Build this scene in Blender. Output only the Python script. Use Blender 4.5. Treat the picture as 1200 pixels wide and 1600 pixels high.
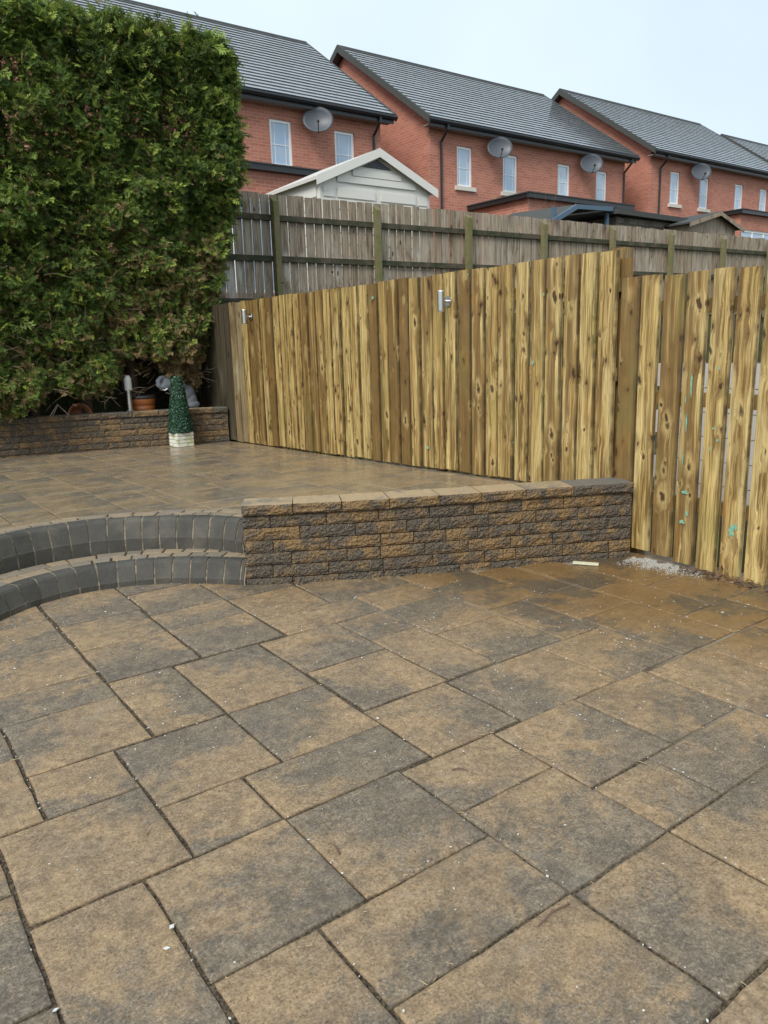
import bpy, bmesh, math, random
import numpy as np
from mathutils import Vector, Matrix, noise as mnoise
random.seed(7); rng = np.random.default_rng(7)
S = bpy.context.scene; COL = S.collection
for o in list(bpy.data.objects): bpy.data.objects.remove(o)

# ------------------------------------------------------------------ camera
# world X runs along the paving joints towards the right fence, Y away from the camera, Z up
AZ = 0.945                                   # heading of +X measured from the camera's forward direction
PITCH = math.atan(262/1190.); ROLL = math.atan(.028)
fx, fy = math.cos(AZ), math.sin(AZ)          # horizontal forward direction
fwd = Vector((fx*math.cos(PITCH), fy*math.cos(PITCH), -math.sin(PITCH)))
rt0 = Vector((fy, -fx, 0)); up0 = rt0.cross(fwd)
rt = math.cos(-ROLL)*rt0 + math.sin(-ROLL)*up0
up = -math.sin(-ROLL)*rt0 + math.cos(-ROLL)*up0
cam = bpy.data.cameras.new('camera'); camo = bpy.data.objects.new('camera', cam); COL.objects.link(camo)
M4 = Matrix((rt, up, -fwd)).transposed().to_4x4(); M4.translation = (0, 0, 1.5)
camo.matrix_world = M4
cam.sensor_fit = 'VERTICAL'; cam.sensor_height = 36; cam.sensor_width = 27; cam.lens = 36*1190/1600.
cam.clip_start = .05; cam.clip_end = 2000
S.camera = camo

# ------------------------------------------------------------------ sky, sun, exposure
SUN_AZ = math.radians(208)    # direction of the sun in the XY plane, measured from +X counter-clockwise
SUN_EL = math.radians(44)
w = bpy.data.worlds.new('World'); S.world = w; w.use_nodes = True
wn = w.node_tree; wn.nodes.clear()
sky = wn.nodes.new('ShaderNodeTexSky'); sky.sky_type = 'NISHITA'; sky.sun_disc = False
sky.sun_elevation = SUN_EL; sky.sun_rotation = math.pi/2 - SUN_AZ
sky.air_density = 1.0; sky.dust_density = 2.5; sky.ozone_density = 1.0
mx = wn.nodes.new('ShaderNodeMix'); mx.data_type = 'RGBA'; mx.inputs[0].default_value = .78
tcw = wn.nodes.new('ShaderNodeTexCoord'); nzw = wn.nodes.new('ShaderNodeTexNoise'); nzw.inputs['Scale'].default_value = 1.6; nzw.inputs['Detail'].default_value = 4
mrw = wn.nodes.new('ShaderNodeMapRange'); mrw.inputs[1].default_value = .3; mrw.inputs[2].default_value = .7; mrw.inputs[3].default_value = .62; mrw.inputs[4].default_value = .92
wn.links.new(tcw.outputs['Generated'], nzw.inputs['Vector']); wn.links.new(nzw.outputs[0], mrw.inputs[0]); wn.links.new(mrw.outputs[0], mx.inputs[0])
mx.inputs[7].default_value = (6.8, 7.9, 8.7, 1)      # even veil of thin cloud
bg = wn.nodes.new('ShaderNodeBackground'); bg.inputs[1].default_value = .071
wo = wn.nodes.new('ShaderNodeOutputWorld')
wn.links.new(sky.outputs[0], mx.inputs[6]); wn.links.new(mx.outputs[2], bg.inputs[0]); wn.links.new(bg.outputs[0], wo.inputs[0])
sun = bpy.data.lights.new('sun', 'SUN'); sun.energy = 1.5; sun.angle = math.radians(25); sun.color = (1, .96, .9)
suno = bpy.data.objects.new('sun', sun); COL.objects.link(suno)
sd = Vector((math.cos(SUN_AZ)*math.cos(SUN_EL), math.sin(SUN_AZ)*math.cos(SUN_EL), math.sin(SUN_EL)))
suno.rotation_euler = sd.to_track_quat('Z', 'Y').to_euler(); suno.location = (0, 0, 20)
S.view_settings.view_transform = 'Standard'; S.view_settings.look = 'None'
S.view_settings.exposure = 0.95; S.view_settings.gamma = 1; S.view_settings.use_curve_mapping = False

# ------------------------------------------------------------------ node helpers
class NT:
    def __init__(s, name):
        s.m = bpy.data.materials.new(name); s.m.use_nodes = True; s.t = s.m.node_tree; s.t.nodes.clear()
        s.out = s.t.nodes.new('ShaderNodeOutputMaterial'); s.b = s.t.nodes.new('ShaderNodeBsdfPrincipled')
        s.t.links.new(s.b.outputs[0], s.out.inputs[0]); s._tc = s._oi = s._geo = None
    def put(s, sock, v):
        if isinstance(v, bpy.types.NodeSocket): s.t.links.new(v, sock)
        elif v is not None:
            if sock.type == 'RGBA' and len(v) == 3: v = (*v, 1)
            sock.default_value = v
    def node(s, typ, ins=None, **pr):
        n = s.t.nodes.new(typ)
        for k, v in pr.items(): setattr(n, k, v)
        for k, v in (ins or {}).items(): s.put(n.inputs[k], v)
        return n
    @property
    def obj(s):
        if not s._tc: s._tc = s.node('ShaderNodeTexCoord')
        return s._tc.outputs['Object']
    @property
    def info(s):
        if not s._oi: s._oi = s.node('ShaderNodeObjectInfo')
        return s._oi.outputs
    @property
    def pos(s):
        if not s._geo: s._geo = s.node('ShaderNodeNewGeometry')
        return s._geo.outputs['Position']
    def math(s, op, a, b=None, c=None, clamp=False):
        n = s.node('ShaderNodeMath', operation=op, use_clamp=clamp)
        for i, v in enumerate((a, b, c)):
            if v is not None: s.put(n.inputs[i], v)
        return n.outputs[0]
    def vmath(s, op, a, b=None):
        n = s.node('ShaderNodeVectorMath', operation=op); s.put(n.inputs[0], a)
        if b is not None: s.put(n.inputs[1], b)
        return n.outputs[0]
    def sep(s, v): return s.node('ShaderNodeSeparateXYZ', {0: v}).outputs
    def comb(s, x, y, z): return s.node('ShaderNodeCombineXYZ', {0: x, 1: y, 2: z}).outputs[0]
    def noise(s, vec, scale, detail=3, rough=.55, dist=0):
        return s.node('ShaderNodeTexNoise', {'Vector': vec, 'Scale': scale, 'Detail': detail, 'Roughness': rough, 'Distortion': dist}).outputs[0]
    def voro(s, vec, scale, feature='F1', rnd=1):
        return s.node('ShaderNodeTexVoronoi', {'Vector': vec, 'Scale': scale, 'Randomness': rnd}, feature=feature).outputs
    def ss(s, v, lo, hi):                  # smoothstep
        n = s.node('ShaderNodeMapRange', {0: v, 1: lo, 2: hi}, interpolation_type='SMOOTHSTEP'); return n.outputs[0]
    def mix(s, f, a, b, blend='MIX'):
        n = s.node('ShaderNodeMix', data_type='RGBA', blend_type=blend); s.put(n.inputs[0], f); s.put(n.inputs[6], a); s.put(n.inputs[7], b)
        return n.outputs[2]
    def mixf(s, f, a, b):
        n = s.node('ShaderNodeMix'); s.put(n.inputs[0], f); s.put(n.inputs[2], a); s.put(n.inputs[3], b); return n.outputs[0]
    def ramp(s, f, stops):
        n = s.node('ShaderNodeValToRGB', {0: f}); r = n.color_ramp
        while len(r.elements) < len(stops): r.elements.new(.5)
        for e, (p, c) in zip(r.elements, stops): e.position = p; e.color = (*c, 1)
        return n.outputs[0]
    def bump(s, h, st, d=.01): s.put(s.b.inputs['Normal'], s.node('ShaderNodeBump', {'Strength': st, 'Distance': d, 'Height': h}).outputs[0])
    def done(s, col=None, rough=None, spec=None, metal=None):
        if col is not None: s.put(s.b.inputs['Base Color'], col)
        if rough is not None: s.put(s.b.inputs['Roughness'], rough)
        if spec is not None: s.put(s.b.inputs['Specular IOR Level'], spec)
        if metal is not None: s.put(s.b.inputs['Metallic'], metal)
        return s.m
    def rvec(s, k=37.):                     # object coordinates shifted by the object's random number
        r = s.math('MULTIPLY', s.info['Random'], k)
        return s.vmath('ADD', s.obj, s.comb(r, s.math('MULTIPLY', r, 1.7), s.math('MULTIPLY', r, .6)))
MAT = {}
def plain(name, col, rough=.6, metal=0, spec=.5, var=.12, scale=30):
    n = NT(name); f = n.noise(n.pos, scale, 4)
    c = n.mix(f, [x*(1-var) for x in col], [min(1, x*(1+var)) for x in col])
    n.bump(n.noise(n.pos, scale*6, 2), .08, .004)
    MAT[name] = n.done(c, rough, spec, metal); return MAT[name]

def wet_mask(n):
    # damp area: towards the right fence and over the terrace, dry in the open foreground
    x, y, z = n.sep(n.pos)
    lower = n.math('ADD', n.math('MULTIPLY', x, .75), n.math('MULTIPLY', y, .32))
    nz = n.noise(n.pos, .9, 4)
    v = n.math('ADD', lower, n.math('MULTIPLY', n.math('SUBTRACT', nz, .5), 1.6))
    return n.math('MAXIMUM', n.ss(v, 2.55, 3.7), n.ss(n.math('ADD', y, n.math('MULTIPLY', nz, .6)), 5.2, 5.9))

def mat_paver():
    n = NT('paver'); v = n.rvec()
    r, g, b = n.node('ShaderNodeSeparateColor', {0: n.info['Color']}).outputs[:3]     # bias, direction
    ang = n.math('MULTIPLY', g, 6.2832); x, y, z = n.sep(n.obj)
    along = n.math('ADD', n.math('MULTIPLY', x, n.math('COSINE', ang)), n.math('MULTIPLY', y, n.math('SINE', ang)))
    blotch = n.noise(v, 3.6, 6, .68, .6); fine = n.noise(v, 48, 5, .75); mid = n.noise(v, 14, 4, .65)
    def cen(q, k): return n.math('MULTIPLY', n.math('SUBTRACT', q, .5), k)
    f = n.math('ADD', n.math('ADD', n.math('MULTIPLY', along, 1.7), r), n.math('ADD', cen(blotch, 2.3), n.math('ADD', cen(fine, .8), cen(mid, .9))))
    mask = n.ss(f, .18, .62)
    tan = n.mix(n.ss(n.noise(v, 6, 4, .65), .35, .65), (.335, .232, .128), (.245, .178, .108))
    grey = n.mix(n.ss(n.noise(v, 8, 4, .65), .35, .65), (.142, .118, .089), (.205, .162, .112))
    c = n.mix(mask, grey, tan)
    gr = n.noise(v, 120, 5, .88); c = n.mix(n.ss(gr, .50, .68), c, n.mix(.5, c, (.54, .46, .34))); c = n.mix(n.ss(gr, .50, .34), c, n.mix(.7, c, (.022, .018, .014)))
    sp = n.voro(v, 75)[0]; c = n.mix(n.math('MULTIPLY', n.ss(sp, .15, .07), n.ss(n.noise(v, 9, 3), .5, .62)), c, (.5, .45, .36))
    mt = n.noise(v, 27, 6, .8); c = n.mix(1, c, n.mix(n.ss(mt, .34, .64), (.72, .71, .70), (1.18, 1.17, 1.15)), 'MULTIPLY')
    pale = n.ss(n.noise(v, 2.4, 6, .72), .58, .76); c = n.mix(n.math('MULTIPLY', pale, .3), c, (.38, .34, .27))
    dk = n.ss(n.noise(v, 3.1, 6, .72), .52, .68); c = n.mix(n.math('MULTIPLY', dk, .36), c, (.08, .066, .050))
    wet = wet_mask(n); up_ = n.ss(y0 := n.sep(n.pos)[2], .15, .2)
    wcol = n.mix(mask, (.085, .070, .050), (.20, .115, .042)); wcol = n.mix(up_, wcol, n.mix(mask, (.215, .19, .15), (.31, .245, .16)))
    wc = n.mix(.55, n.mix(1, c, n.mix(up_, (.72, .64, .48), (.95, .92, .86)), 'MULTIPLY'), wcol)
    c = n.mix(wet, c, wc)
    h = n.math('ADD', n.math('MULTIPLY', gr, .5), n.math('ADD', n.math('MULTIPLY', n.noise(v, 9, 5, .65), 1.6), n.math('MULTIPLY', fine, .6)))
    n.bump(h, n.mixf(wet, .6, .32), .006)
    ro = n.mixf(wet, .52, n.mixf(n.ss(n.noise(v, 5, 5, .65), .38, .66), n.mixf(up_, .22, .14), n.mixf(up_, .5, .34)))
    return n.done(c, ro, n.mixf(wet, .4, .5))
def mat_bedding():
    n = NT('joint_sand'); a = n.noise(n.pos, 1.3, 4); f = n.noise(n.pos, 90, 3, .7)
    x, y, z = n.sep(n.pos)
    pale = n.ss(n.math('ADD', x, n.math('MULTIPLY', n.math('SUBTRACT', a, .5), 4)), 1.9, 3.3)
    c = n.mix(pale, n.mix(n.ss(f, .35, .7), (.022, .018, .013), (.15, .115, .075)), n.mix(f, (.19, .155, .11), (.30, .26, .20)))
    n.bump(f, .6, .006); return n.done(c, .9, .2)
def mat_block(name='wall_block', dark=1.):
    n = NT(name); v = n.rvec()
    blotch = n.noise(v, 7.5, 4, .6, .4); rd = n.math('FRACT', n.math('MULTIPLY', n.info['Random'], 7.31)); mid = n.noise(v, 30, 4, .7)
    f = n.math('ADD', n.math('MULTIPLY', n.math('SUBTRACT', blotch, .5), 3.0), n.math('ADD', n.math('MULTIPLY', n.math('SUBTRACT', mid, .5), 1.0), n.math('SUBTRACT', n.math('MULTIPLY', rd, .62), -.08)))
    och = n.mix(n.noise(v, 14, 3), [q*dark for q in (.33, .20, .08)], [q*dark for q in (.18, .115, .055)])
    ch = n.mix(n.noise(v, 12, 3), [q*dark for q in (.068, .060, .050)], [q*dark for q in (.13, .105, .076)])
    c = n.mix(n.ss(f, .10, .86), ch, och)
    sp = n.noise(v, 110, 4, .8); c = n.mix(n.ss(sp, .50, .74), c, n.mix(.5, c, (.55, .45, .30))); c = n.mix(n.ss(sp, .47, .3), c, n.mix(.8, c, (.01, .01, .01)))
    h = n.math('ADD', n.noise(v, 32, 5, .75), n.math('MULTIPLY', n.voro(v, 60)[0], .7)); n.bump(h, 1., .024)
    return n.done(c, .58, .4)
def mat_captop():
    n = NT('cap_top'); v = n.rvec(); f = n.noise(v, 9, 5, .7); rd = n.math('FRACT', n.math('MULTIPLY', n.info['Random'], 7.31))
    c = n.mix(n.ss(n.math('ADD', f, n.math('MULTIPLY', n.math('SUBTRACT', rd, .5), .6)), .42, .74), (.15, .14, .12), (.38, .28, .16))
    c = n.mix(n.ss(n.noise(v, 120, 3, .7), .55, .75), c, (.12, .10, .08)); n.bump(n.noise(v, 70, 4, .7), .5, .005); return n.done(c, .65, .4)
def mat_kerb():
    n = NT('kerb_concrete'); v = n.rvec()
    c = n.mix(n.noise(v, 8, 5, .65), (.036, .034, .029), (.082, .077, .064)); c = n.mix(1, c, n.mix(n.info['Random'], (.8, .8, .8), (1.2, 1.2, 1.18)), 'MULTIPLY')
    c = n.mix(n.math('MULTIPLY', n.ss(n.noise(v, 330, 2, .6), .56, .74), .6), c, (.20, .195, .18))
    x, y, z = n.sep(n.obj); c = n.mix(n.math('MULTIPLY', n.ss(n.noise(n.pos, 4, 4), .48, .7), .4), c, (.17, .155, .12))
    h = n.math('ADD', n.noise(v, 160, 4, .75), n.math('MULTIPLY', n.noise(v, 22, 4, .6), 1.2)); n.bump(h, .8, .006); return n.done(c, .6, .4)
def mat_mortar():
    n = NT('mortar'); f = n.noise(n.pos, 60, 4, .65)
    c = n.mix(f, (.20, .165, .11), (.42, .36, .26)); c = n.mix(n.ss(n.noise(n.pos, 11, 4, .7), .42, .62), (.12, .10, .07), c); n.bump(f, .5, .004); return n.done(c, .9, .2)
def mat_sett():
    n = NT('sett'); v = n.rvec(); rd = n.math('FRACT', n.math('MULTIPLY', n.info['Random'], 13.7))
    c = n.ramp(rd, [(0, (.20, .165, .115)), (.35, (.27, .215, .14)), (.7, (.33, .24, .14)), (1, (.22, .19, .145))])
    c = n.mix(n.noise(v, 14, 4, .6), n.mix(.5, c, (.08, .075, .065)), c)
    c = n.mix(n.ss(n.noise(v, 200, 2), .55, .75), c, (.4, .36, .3))
    n.bump(n.noise(v, 60, 4, .7), .6, .006); return n.done(c, .65, .4)

def mat_newwood():
    n = NT('treated_pine'); x, y, z = n.sep(n.obj); R = n.info['Random']
    u = n.math('ADD', x, y); rz = n.math('MULTIPLY', R, 61.)
    zz = n.math('ADD', z, rz); r2 = n.math('FRACT', n.math('MULTIPLY', R, 91.7)); r3 = n.math('FRACT', n.math('MULTIPLY', R, 17.3))
    def M(a, b): return n.math('MULTIPLY', a, b)
    def A(a, b): return n.math('ADD', a, b)
    wob = n.noise(n.comb(M(u, 22.), M(zz, 14.), rz), 1., 3, .6)
    # knots: two sizes, ragged outlines
    def knots(fu, fz, sd, thr, s0):
        kv = n.comb(A(M(u, fu), M(n.math('SUBTRACT', wob, .5), .55)), A(M(zz, fz), M(n.math('SUBTRACT', wob, .5), .5)), A(rz, sd))
        vo = n.voro(kv, 1.); kr = n.sep(vo[1])[0]; d = n.math('DIVIDE', vo[0], A(s0, M(kr, s0)))
        return d, n.ss(kr, thr, thr+.04), kr
    d1, on1, k1 = knots(9., 4.2, 0., .42, .48); d2, on2, k2 = knots(15., 7.5, 31., .48, .5)
    knot = n.math('MAXIMUM', M(n.ss(d1, .23, .12), on1), M(n.ss(d2, .24, .10), on2))
    halo = n.math('MAXIMUM', M(n.ss(d1, .58, .16), on1), M(M(n.ss(d2, .6, .2), on2), .7))
    gu = A(u, A(M(halo, .016), M(n.noise(n.comb(rz, 0., zz), 1.3, 2), .05)))
    grain = n.noise(n.comb(M(gu, 42.), M(zz, .9), rz), 1.5, 4, .68, .15)
    streak = n.noise(n.comb(M(gu, 16.), M(zz, 1.3), A(rz, 7.)), 1., 3, .6, .4)
    fineg = n.noise(n.comb(M(gu, 300.), M(zz, 6.), rz), 1., 2)
    pale = n.mix(r2, (.66, .50, .195), (.52, .345, .115)); dark = n.mix(r3, (.15, .085, .025), (.25, .155, .05))
    c = n.mix(n.ss(grain, .40, .62), pale, dark)
    c = n.mix(M(n.ss(streak, .50, .36), .6), c, (.78, .62, .28))
    blot = n.noise(n.comb(M(gu, 24.), M(zz, .9), rz), 1., 3, .5, .2)
    bias = A(blot, A(M(n.math('SUBTRACT', r3, .5), .5), M(n.ss(r3, .86, .9), .1)))
    c = n.mix(M(n.ss(bias, .42, .66), .85), c, n.mix(n.noise(n.comb(u, zz, rz), 9, 2), (.095, .05, .016), (.20, .11, .034)))
    org = n.ss(n.noise(n.comb(M(u, 8.), M(zz, 1.8), A(rz, 19.)), 1., 3), .58, .72); c = n.mix(M(org, .4), c, (.40, .19, .05))
    c = n.mix(M(halo, .62), c, n.mix(n.ss(k1, .66, .72), (.13, .065, .02), (.66, .50, .21)))
    c = n.mix(M(n.ss(fineg, .42, .62), .5), c, (.14, .085, .027))
    c = n.mix(M(knot, .93), c, (.045, .02, .009))
    edge = n.ss(n.math('ABSOLUTE', u), .063, .071); c = n.mix(M(edge, n.mixf(n.ss(n.noise(n.comb(rz, 3., zz), 5, 3), .40, .60), .35, .85)), c, (.075, .050, .020))  # shade of the gaps between boards painted as dark board edges
    green = n.ss(n.noise(n.comb(M(u, 3.), zz, rz), 1.5, 2), .55, .75); c = n.mix(M(green, .28), c, (.22, .21, .06))
    saw = M(n.math('SINE', M(z, 900.)), n.ss(r2, .55, .65))
    h = A(M(saw, .12), A(M(grain, .6), A(M(knot, -.5), M(blot, .8))))
    n.bump(h, .7, .005); return n.done(c, .5, .4)
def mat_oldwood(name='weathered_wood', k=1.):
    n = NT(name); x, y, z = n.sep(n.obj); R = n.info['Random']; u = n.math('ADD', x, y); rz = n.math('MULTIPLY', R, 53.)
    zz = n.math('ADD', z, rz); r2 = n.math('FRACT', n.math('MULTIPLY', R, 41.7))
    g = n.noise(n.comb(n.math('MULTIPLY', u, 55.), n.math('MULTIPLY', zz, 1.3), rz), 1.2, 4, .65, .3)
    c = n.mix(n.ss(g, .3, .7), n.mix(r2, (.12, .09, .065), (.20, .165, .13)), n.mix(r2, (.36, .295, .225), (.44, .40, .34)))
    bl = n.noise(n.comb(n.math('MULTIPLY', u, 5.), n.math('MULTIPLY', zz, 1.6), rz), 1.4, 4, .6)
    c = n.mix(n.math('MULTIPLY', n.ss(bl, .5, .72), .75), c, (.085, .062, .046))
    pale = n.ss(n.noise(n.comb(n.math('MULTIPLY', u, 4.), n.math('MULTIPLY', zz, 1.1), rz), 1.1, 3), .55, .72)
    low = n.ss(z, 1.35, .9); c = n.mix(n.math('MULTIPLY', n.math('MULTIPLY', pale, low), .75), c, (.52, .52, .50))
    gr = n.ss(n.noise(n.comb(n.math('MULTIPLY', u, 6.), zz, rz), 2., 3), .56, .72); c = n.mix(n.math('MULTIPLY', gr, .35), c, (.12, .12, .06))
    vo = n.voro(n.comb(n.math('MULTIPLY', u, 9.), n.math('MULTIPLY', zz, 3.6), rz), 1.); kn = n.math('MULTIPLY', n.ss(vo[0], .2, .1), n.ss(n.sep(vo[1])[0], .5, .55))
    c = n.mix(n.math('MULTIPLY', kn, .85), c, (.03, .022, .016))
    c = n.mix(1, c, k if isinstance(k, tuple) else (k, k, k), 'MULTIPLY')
    n.bump(g, .6, .004); return n.done(c, .8, .25)
def mat_greenpost():
    n = NT('algae_post'); x, y, z = n.sep(n.obj); f = n.noise(n.rvec(), 7, 4, .65)
    c = n.mix(n.ss(f, .36, .66), (.24, .20, .12), (.17, .175, .062))
    g = n.noise(n.comb(n.math('MULTIPLY', n.math('ADD', x, y), 60.), n.math('MULTIPLY', z, 2.), 0.), 1., 3)
    c = n.mix(n.math('MULTIPLY', g, .45), c, (.07, .06, .035)); n.bump(g, .5, .004); return n.done(c, .85, .2)
def mat_greenrail():
    n = NT('algae_rail'); f = n.noise(n.pos, 5, 4, .65)
    c = n.mix(n.ss(f, .38, .66), (.045, .05, .028), (.10, .082, .06)); n.bump(n.noise(n.pos, 50, 3), .4, .004); return n.done(c, .85, .2)
def mat_brick():
    n = NT('red_brick'); x, y, z = n.sep(n.pos); v = n.comb(n.math('ADD', x, y), z, 0.)
    br = n.node('ShaderNodeTexBrick', {'Vector': v, 'Color1': (.58, .235, .16), 'Color2': (.46, .175, .118), 'Mortar': (.52, .37, .29), 'Scale': 1., 'Mortar Size': .006, 'Mortar Smooth': .2, 'Bias': 0., 'Brick Width': .235, 'Row Height': .078}, offset=.5)
    c = n.mix(n.noise(v, 1.1, 4), br.outputs[0], n.mix(1, br.outputs[0], (.75, .72, .72), 'MULTIPLY'))
    c = n.mix(n.ss(n.noise(v, 13, 2), .62, .72), c, (.45, .22, .14))
    n.bump(br.outputs[1], -.4, .01); return n.done(c, .8, .25)
def mat_tile():
    n = NT('roof_tile'); x, y, z = n.sep(n.pos)
    f = n.noise(n.pos, 1.2, 4); t = n.noise(n.comb(n.math('MULTIPLY', x, 3.2), n.math('MULTIPLY', y, 3.6), 0.), 1., 1)
    c = n.mix(t, (.075, .08, .085), (.14, .145, .15)); c = n.mix(n.math('MULTIPLY', n.ss(f, .5, .7), .3), c, (.10, .10, .075))
    n.bump(n.noise(n.pos, 30, 3), .12, .004); n.b.inputs['Coat Weight'].default_value = 1; n.b.inputs['Coat Roughness'].default_value = .1; n.b.inputs['Coat IOR'].default_value = 2.1; return n.done(c, .3)
def mat_foliage(name, rough=.6):
    n = NT(name); a = n.node('ShaderNodeAttribute', attribute_name='tint').outputs[0]
    c = n.mix(n.math('MULTIPLY', n.noise(n.pos, 25, 2), .5), a, n.mix(1, a, (.45, .5, .4), 'MULTIPLY'))
    n.done(c, rough, .3)
    tr = n.node('ShaderNodeBsdfTranslucent', {0: c}); ms = n.node('ShaderNodeMixShader', {0: .3})
    n.t.links.new(n.b.outputs[0], ms.inputs[1]); n.t.links.new(tr.outputs[0], ms.inputs[2]); n.t.links.new(ms.outputs[0], n.out.inputs[0])
    return n.m
def mat_ground():
    n = NT('soil_grass'); f = n.noise(n.pos, 2.5, 5, .65)
    c = n.mix(n.ss(f, .35, .65), (.05, .038, .026), (.055, .075, .028)); n.bump(n.noise(n.pos, 18, 4), .8, .05); return n.done(c, .95, .1)
def mat_planter():
    n = NT('mossy_white_stone'); v = n.obj; f = n.noise(v, 9, 4, .65)
    c = n.mix(n.ss(f, .45, .68), (.72, .72, .64), (.42, .45, .16)); c = n.mix(n.ss(n.noise(v, 22, 3), .6, .8), c, (.25, .25, .18))
    n.bump(n.noise(v, 50, 3), .4, .004); return n.done(c, .8, .2)
def mat_statue():
    n = NT('grey_cast_stone'); v = n.obj; f = n.noise(v, 14, 4, .6)
    c = n.mix(f, (.085, .10, .12), (.20, .22, .24)); n.bump(n.noise(v, 45, 4), .5, .006); return n.done(c, .75, .3)
def mat_glass():
    n = NT('window_glass'); n.b.inputs['IOR'].default_value = 1.9
    c = n.mix(n.info['Random'], (.28, .42, .60), (.46, .58, .70)); c = n.mix(n.math('MULTIPLY', n.ss(n.noise(n.pos, 3, 3), .45, .6), .4), c, (.42, .46, .48)); return n.done(c, .04)
MAT.update(paver=mat_paver(), bedding=mat_bedding(), block=mat_block(), captop=mat_captop(), blockback=mat_block('back_wall_block', .9), kerb=mat_kerb(), mortar=mat_mortar(), sett=mat_sett(),
    newwood=mat_newwood(), oldwood=mat_oldwood(k=(1.10, 1.05, .97)), brownwood=mat_oldwood('brown_shed_wood', .55), algaewood=mat_oldwood('shaded_algae_wood', (.22, .21, .16)), greywood=mat_oldwood('part_shaded_grey_wood', (.85, .76, .50)), greypost=mat_greenpost(), greenrail=mat_greenrail(), brick=mat_brick(), tile=mat_tile(),
    foliage=mat_foliage('conifer_foliage'), boxleaf=mat_foliage('plastic_box_leaf', .4), ground=mat_ground(), planter=mat_planter(), statue=mat_statue(), glass=mat_glass())
plain('black_plastic', (.02, .022, .025), .35); plain('white_upvc', (.86, .87, .87), .35, var=.03); plain('soffit', (.30, .27, .25), .6); plain('sill', (.62, .58, .50), .8)
plain('beige_plastic', (.71, .69, .63), .45, var=.05); plain('beige_roof', (.58, .56, .51), .5, var=.06); plain('vent_dark', (.06, .065, .07), .6)
plain('dish_grey', (.075, .085, .10), .45); plain('steel', (.62, .62, .60), .28, metal=1, var=.05); plain('diffuser', (.82, .83, .82), .35, var=.02)
plain('copper_glaze', (.42, .13, .035), .28, spec=.6); plain('pot_dark', (.035, .03, .03), .4); plain('terracotta', (.36, .15, .07), .7); plain('wire', (.45, .38, .30), .5)
plain('bark', (.10, .07, .05), .9, var=.4); plain('twig', (.16, .115, .075), .85, var=.3); plain('blue_paint', (.07, .12, .17), .5); plain('blue_fabric', (.03, .06, .11), .7)
plain('felt', (.055, .06, .055), .85); plain('mint_paint', (.20, .42, .31), .5, var=.3, scale=60); plain('cement', (.36, .34, .30), .9, var=.5, scale=50); plain('chip', (.62, .63, .60), .6, var=.2)
plain('offcut', (.62, .60, .42), .7); plain('dead_leaf', (.13, .075, .05), .8, var=.5); plain('straw', (.42, .33, .19), .8, var=.3); plain('pale_wall', (.5, .49, .47), .8, var=.1); plain('dark_stone', (.03, .03, .035), .3)

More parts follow.
